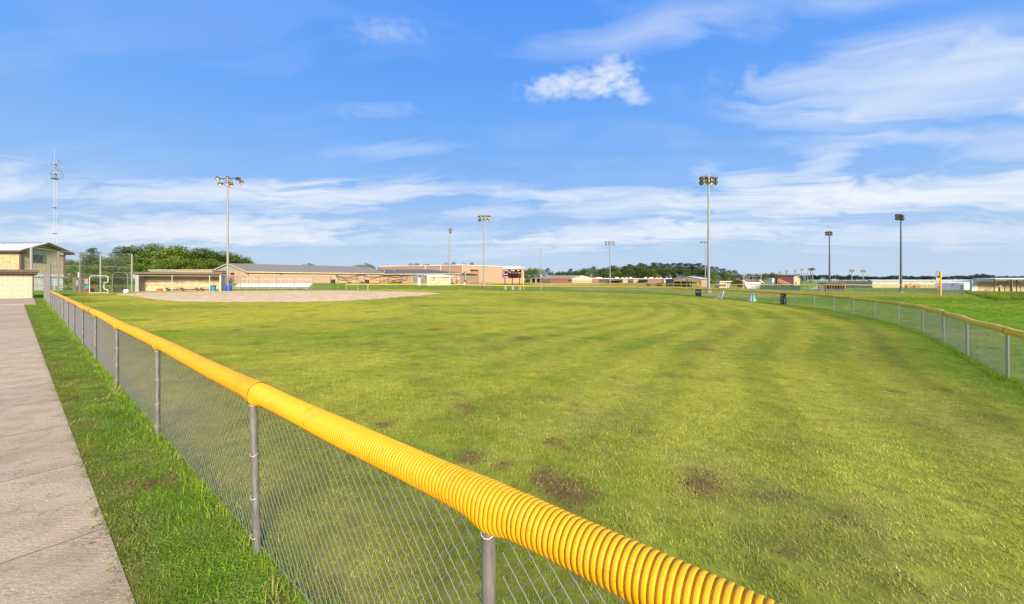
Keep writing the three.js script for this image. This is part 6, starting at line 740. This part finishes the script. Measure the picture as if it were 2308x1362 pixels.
// ---------------------------------------------------------------- trees
function crownGeo(seed, lobes, leaves, size, flat = 1) {              // leaves scattered in clumps; lobes [x, y, z, r]
  const r = rng(seed), pos = [], col = [], uv = [];
  for (const [x, y, z, rad] of lobes) {
    const n = Math.round(leaves * rad * rad);
    for (let i = 0; i < n; i++) {
      let a = r() * 2 - 1, th = r() * 6.283, q = Math.sqrt(1 - a * a), k = rad * (.45 + .6 * Math.pow(r(), .45)); k *= 1 + .28 * noise(q * Math.cos(th) * 2 + x, a * 2 + y + z);
      const c = [x + q * Math.cos(th) * k, y + a * k * flat, z + q * Math.sin(th) * k], s = size * (.6 + r() * .8), t = r() * 6.283, p = (r() - .5) * 1.8, u = [Math.cos(t) * Math.cos(p), Math.sin(p), Math.sin(t) * Math.cos(p)], w0 = [-Math.sin(t), (r() - .5) * 1.2, Math.cos(t)], l = Math.hypot(...w0), w = w0.map((v) => v / l * .7), P = (m1, m2) => [c[0] + (u[0] * m1 + w[0] * m2) * s, c[1] + (u[1] * m1 + w[1] * m2) * s, c[2] + (u[2] * m1 + w[2] * m2) * s], A = P(-.5, -.2), B = P(.2, -.5), C = P(.6, .15), D = P(-.1, .5), b = .5 + r() * .95, y2 = r() * .35;
      pos.push(...A, ...B, ...C, ...A, ...C, ...D); for (let j = 0; j < 6; j++) { col.push(b * (1 + y2 * .6), b * (1 + y2 * .25), b * (1 - y2 * .3)); uv.push(0, 0); }
    }
  }
  const g = raw(pos, uv); g.setAttribute('color', new THREE.Float32BufferAttribute(col, 3)); return g;
}
function trunkGeo(seed, h, r0, lobes) { const r = rng(seed), out = [], P = [new THREE.Vector3(0, -.3, 0), new THREE.Vector3((r() - .5) * .3, h * .35, (r() - .5) * .3), new THREE.Vector3((r() - .5) * .6, h * .75, (r() - .5) * .6)]; out.push(rod(P, [r0, r0 * .75, r0 * .35], 7)); for (const [x, y, z] of lobes.slice(0, 9)) { const s = P[1].clone().lerp(P[2], r()); out.push(rod([s, s.clone().lerp(new THREE.Vector3(x, y, z), .5).add(new THREE.Vector3(0, .3, 0)), new THREE.Vector3(x, y, z)], [r0 * .35, r0 * .22, r0 * .1], 5)); } return mergeGeometries(out); }
function broad(seed) { const r = rng(seed), L = [[0, 6.3, 0, 2.3]]; for (let i = 0; i < 15; i++) { const a = i * 2.4 + r(), e = r(), y = 2.6 + e * 6.2, R = Math.sin(Math.PI * clamp((y - 1.2) / 9.6, .05, .97)) * 3.8 * (.45 + r() * .75); L.push([Math.cos(a) * R, y, Math.sin(a) * R, .75 + r() * 1.25]); } return { L, crown: crownGeo(seed * 3 + 1, L, 230, .27, .85), trunk: trunkGeo(seed, 8, .3, L) }; }
function pine(seed) { const r = rng(seed), L = [[0, 9.3, 0, .9]]; for (let i = 0; i < 13; i++) { const y = 4.2 + i * .42 + r() * .6, a = i * 2.4 + r(), R = (1.05 - (y - 4) / 8) * 2.6 * (.5 + r() * .7); L.push([Math.cos(a) * R, y, Math.sin(a) * R, .65 + r() * .65]); } return { L, crown: crownGeo(seed * 5 + 2, L, 300, .24, .7), trunk: trunkGeo(seed, 9.8, .24, L) }; }
function shrub(seed) { const r = rng(seed), L = []; for (let i = 0; i < 14; i++) { const a = i * 2.4, q = Math.sqrt(r()) * 3.6; L.push([Math.cos(a) * q, 1.6 + r() * (5.6 - q * .8), Math.sin(a) * q, 1.2 + r() * .8]); } L.push([0, 8.3, 0, 1.5]); return { L, crown: crownGeo(seed * 7 + 3, L, 170, .30, .85), trunk: trunkGeo(seed, 6, .2, L) }; }
const leafMat = (r, g, b) => new THREE.MeshPhysicalMaterial({ color: lin(r, g, b), vertexColors: true, roughness: .7, side: THREE.DoubleSide });
const LEAF = { mid: leafMat(.125, .205, .022), deep: leafMat(.075, .135, .026), fresh: leafMat(.18, .27, .025), pine: leafMat(.050, .082, .028), lime: leafMat(.20, .245, .05), far: leafMat(.075, .125, .06), olive: leafMat(.13, .145, .04) };
const PROTO = { broad: [31, 32, 33, 34].map(broad), pine: [41, 42, 43].map(pine), shrub: [51, 52].map(shrub) };
for (const k in PROTO) for (const p of PROTO[k]) { p.crown.computeBoundingBox(); p.h = p.crown.boundingBox.max.y; }
const tr = rng(2024);
function tree(kind, mt, px, top, d, wide, label, group, low) {
  const P = PROTO[kind][Math.floor(tr() * PROTO[kind].length)], x = gx(px, d), y = G(x, d), H = hy(top, d) - y, s = H / P.h, t = thing({ broad: 'broadleaf_tree', pine: 'pine_tree', shrub: 'bushy_tree' }[kind], label, 'tree', V(x, y, d), group);
  t.rotation.y = tr() * 6.283; t.scale.set(s * wide, s, s * wide);
  const tk = shade(new THREE.Mesh(P.trunk, M.bark)), cr = shade(new THREE.Mesh(P.crown, LEAF[mt])); tk.name = 'trunk'; cr.name = 'crown'; t.add(tk, cr); return t;
}
{ // woodland behind the far dugout
  const a = 'green broadleaf tree in the wood behind the far dugout', g = 'wood behind the far dugout';
  for (const [px, top, d, mt, w] of [[205, 557, 128, 'deep', .8], [160, 588, 150, 'deep', 1.1], [262, 580, 130, 'mid', 1.2], [290, 566, 140, 'mid', 1.15], [316, 554, 146, 'deep', 1.1], [345, 549, 150, 'mid', 1.15], [372, 552, 144, 'fresh', 1.2], [398, 550.5, 152, 'deep', 1.05], [424, 559, 146, 'mid', 1.2], [452, 558, 150, 'deep', 1.15], [478, 560, 156, 'mid', 1.15], [522, 566, 160, 'mid', 1.1], [546, 576, 165, 'deep', 1.2], [405, 575, 134, 'fresh', 1.2], [340, 578, 134, 'mid', 1.3], [470, 582, 140, 'fresh', 1.2], [310, 592, 125, 'fresh', 1.3], [500, 578, 170, 'deep', 1.2], [435, 580, 136, 'mid', 1.2], [375, 584, 130, 'fresh', 1.2], [186, 584, 138, 'mid', 1.2], [225, 586, 132, 'deep', 1.25], [240, 574, 142, 'mid', 1.2], [172, 592, 126, 'mid', 1.2], [208, 596, 120, 'mid', 1.3], [258, 592, 122, 'deep', 1.3]])
    tree(px === 205 ? 'pine' : 'broad', mt, px, top, d, w, px === 205 ? 'tall ragged tree rising above the backstop, left of the wood' : px === 546 ? 'rounded tree at the right end of the wood, above the school gable' : px === 160 ? 'dark tree between the concession building and the backstop' : a, px === 205 || px === 546 || px === 160 ? undefined : g);
  for (const [px, top, d] of [[152, 600, 105], [185, 597, 108], [215, 596, 108], [245, 598, 110], [275, 600, 112]]) tree('shrub', 'fresh', px, top, d, 1.3, 'low fresh green bushy tree seen through the backstop', 'bushes behind the backstop');
  for (const [px, top, mt] of [[663, 597, 'mid'], [680, 595, 'mid'], [709, 592.5, 'deep'], [749, 598, 'deep'], [808, 596, 'deep'], [821, 592, 'mid'], [832, 595, 'deep'], [934, 593, 'deep'], [961, 593.5, 'pine'], [1014, 590, 'deep'], [1055, 591, 'pine']]) tree('broad', mt, px, top, 260, .8, { 934: 'treetop above the gym roof, leftmost', 961: 'dark treetop above the gym roof, second from left', 1014: 'round treetop behind the slim dark mast', 1055: 'small treetop above the gym corner', 709: 'dark treetop above the school roof, right of a paler pair', 749: 'small treetop peeping over the middle of the school roof' }[px] ?? (px < 700 ? 'paler treetop above the school roof behind the bleachers' : 'treetop above the right end of the school roof'), px < 700 ? 'pale treetops above the school roof' : px > 800 && px < 840 ? 'treetops at the right end of the school roof' : undefined);
}
{ // mixed wood behind the schools and halls
  const tops = [[1186, 607, 'deep'], [1198, 603, 'mid'], [1212, 604, 'fresh'], [1234, 604.5, 'pine'], [1248, 611, 'deep'], [1262, 611, 'mid'], [1274, 611, 'deep'], [1286, 605.5, 'pine'], [1299, 610, 'mid'], [1312, 606, 'deep'], [1324, 603, 'mid'], [1338, 600.5, 'pine'], [1352, 603, 'mid'], [1366, 600, 'deep'], [1380, 598, 'pine'], [1394, 597.5, 'mid'], [1408, 598.5, 'pine'], [1420, 594.5, 'pine'], [1434, 596, 'deep'], [1447, 592, 'pine'], [1460, 594, 'mid'], [1474, 591, 'pine'], [1489, 591.5, 'pine'], [1503, 593, 'pine'], [1517, 592.5, 'pine'], [1531, 591, 'pine'], [1546, 592.5, 'pine'], [1560, 593, 'pine'], [1573, 592, 'pine'], [1587, 598, 'pine'], [1601, 600, 'pine'], [1616, 601.5, 'pine'], [1630, 604.5, 'pine'], [1643, 609, 'pine'], [1655, 608.5, 'pine'], [1668, 617, 'olive']];
  for (const [px, top, mt] of tops) { tree(mt === 'pine' ? 'pine' : 'broad', mt, px, top, 330 + tr() * 30, mt === 'pine' ? 1.25 : 1.05, mt === 'pine' ? 'dark pine in the wood behind the brick school' : 'broadleaf tree in the wood behind the brick school', mt === 'pine' ? 'pines behind the brick school' : 'broadleaf trees behind the brick school'); if (px > 1300 && px < 1650) tree(tr() < .5 ? 'broad' : 'pine', tr() < .45 ? 'mid' : 'deep', px + 6, top + 9 + tr() * 6, 315, 1.3, 'shorter tree at the front of the wood behind the brick school', 'front trees of the wood'); }
  for (const [px, top, mt] of [[1390, 614, 'olive'], [1466, 620, 'fresh'], [1495, 617, 'mid'], [1520, 612, 'fresh'], [1540, 619, 'fresh'], [1604, 617, 'lime'], [1620, 621, 'lime'], [1637, 614, 'lime'], [1652, 616, 'lime'], [1665, 617.5, 'olive'], [1675, 622, 'olive'], [1196, 616, 'fresh'], [1214, 622, 'olive'], [1605, 609, 'fresh'], [1190, 622, 'mid']]) tree('shrub', mt, px, top, (px > 1598 ? 262 : 322) + tr() * 14, 1.35, mt === 'lime' ? 'pale lime green bushy tree right of the barn' : 'low bushy tree in front of the wood', mt === 'lime' ? 'lime green trees right of the barn' : 'low bushy trees before the wood');
  for (const [px, top, mt] of [[1690, 616, 'olive'], [1704, 617, 'deep'], [1719, 616.5, 'olive'], [1733, 614, 'olive'], [1746, 614.5, 'olive'], [1758, 618, 'deep'], [1772, 620, 'deep'], [1786, 619, 'deep'], [1799, 617.5, 'deep'], [1812, 623, 'deep']]) tree('broad', mt, px, top, 330, 1.15, 'olive green tree behind the grandstand and press box', 'trees behind the press box');
  for (let px = 1818; px < 2330; px += 6.2) { const top = 623.8 - 2.2 * fbm(px * .012, 4, 2) * 2 - tr() * 3 - (px > 1855 && px < 1890 ? 3 : 0) - (px > 2195 && px < 2236 ? 3 : 0) - (px < 1860 ? 1.5 : 0); tree(tr() < .4 ? 'pine' : 'broad', 'far', px, top, 690 + tr() * 60, 1.7, 'tree in the low dark tree line on the right horizon', 'tree line on the right horizon'); }
  for (const [px, top] of [[1893, 621], [1897, 622], [1914, 618.5], [1917, 620]]) tree('pine', 'pine', px, top, 500, 1.25, 'taller pine standing clear of the tree line left of the twin light poles', 'clear standing pines');
  for (const [px, top, d] of [[786, 633.8, 126], [815, 634, 128], [886, 632.5, 130], [900, 632, 130], [1019, 636, 140]]) tree('shrub', 'mid', px, top, d, 2.6, px > 1000 ? 'small bush beside the white shed corner' : 'low bush against the school wall behind the batting cage', px > 1000 ? undefined : 'bushes against the school wall');
  for (const [px, top, d] of [[2224, 652.5, 88], [2220, 666, 66], [2236, 668.5, 63], [2278, 674, 56]]) tree('shrub', 'deep', px, top, d, 1.6, 'small dark bush in the rank grass before the shelter', 'small bushes in the rank grass');
}
renderer.render(scene, camera);
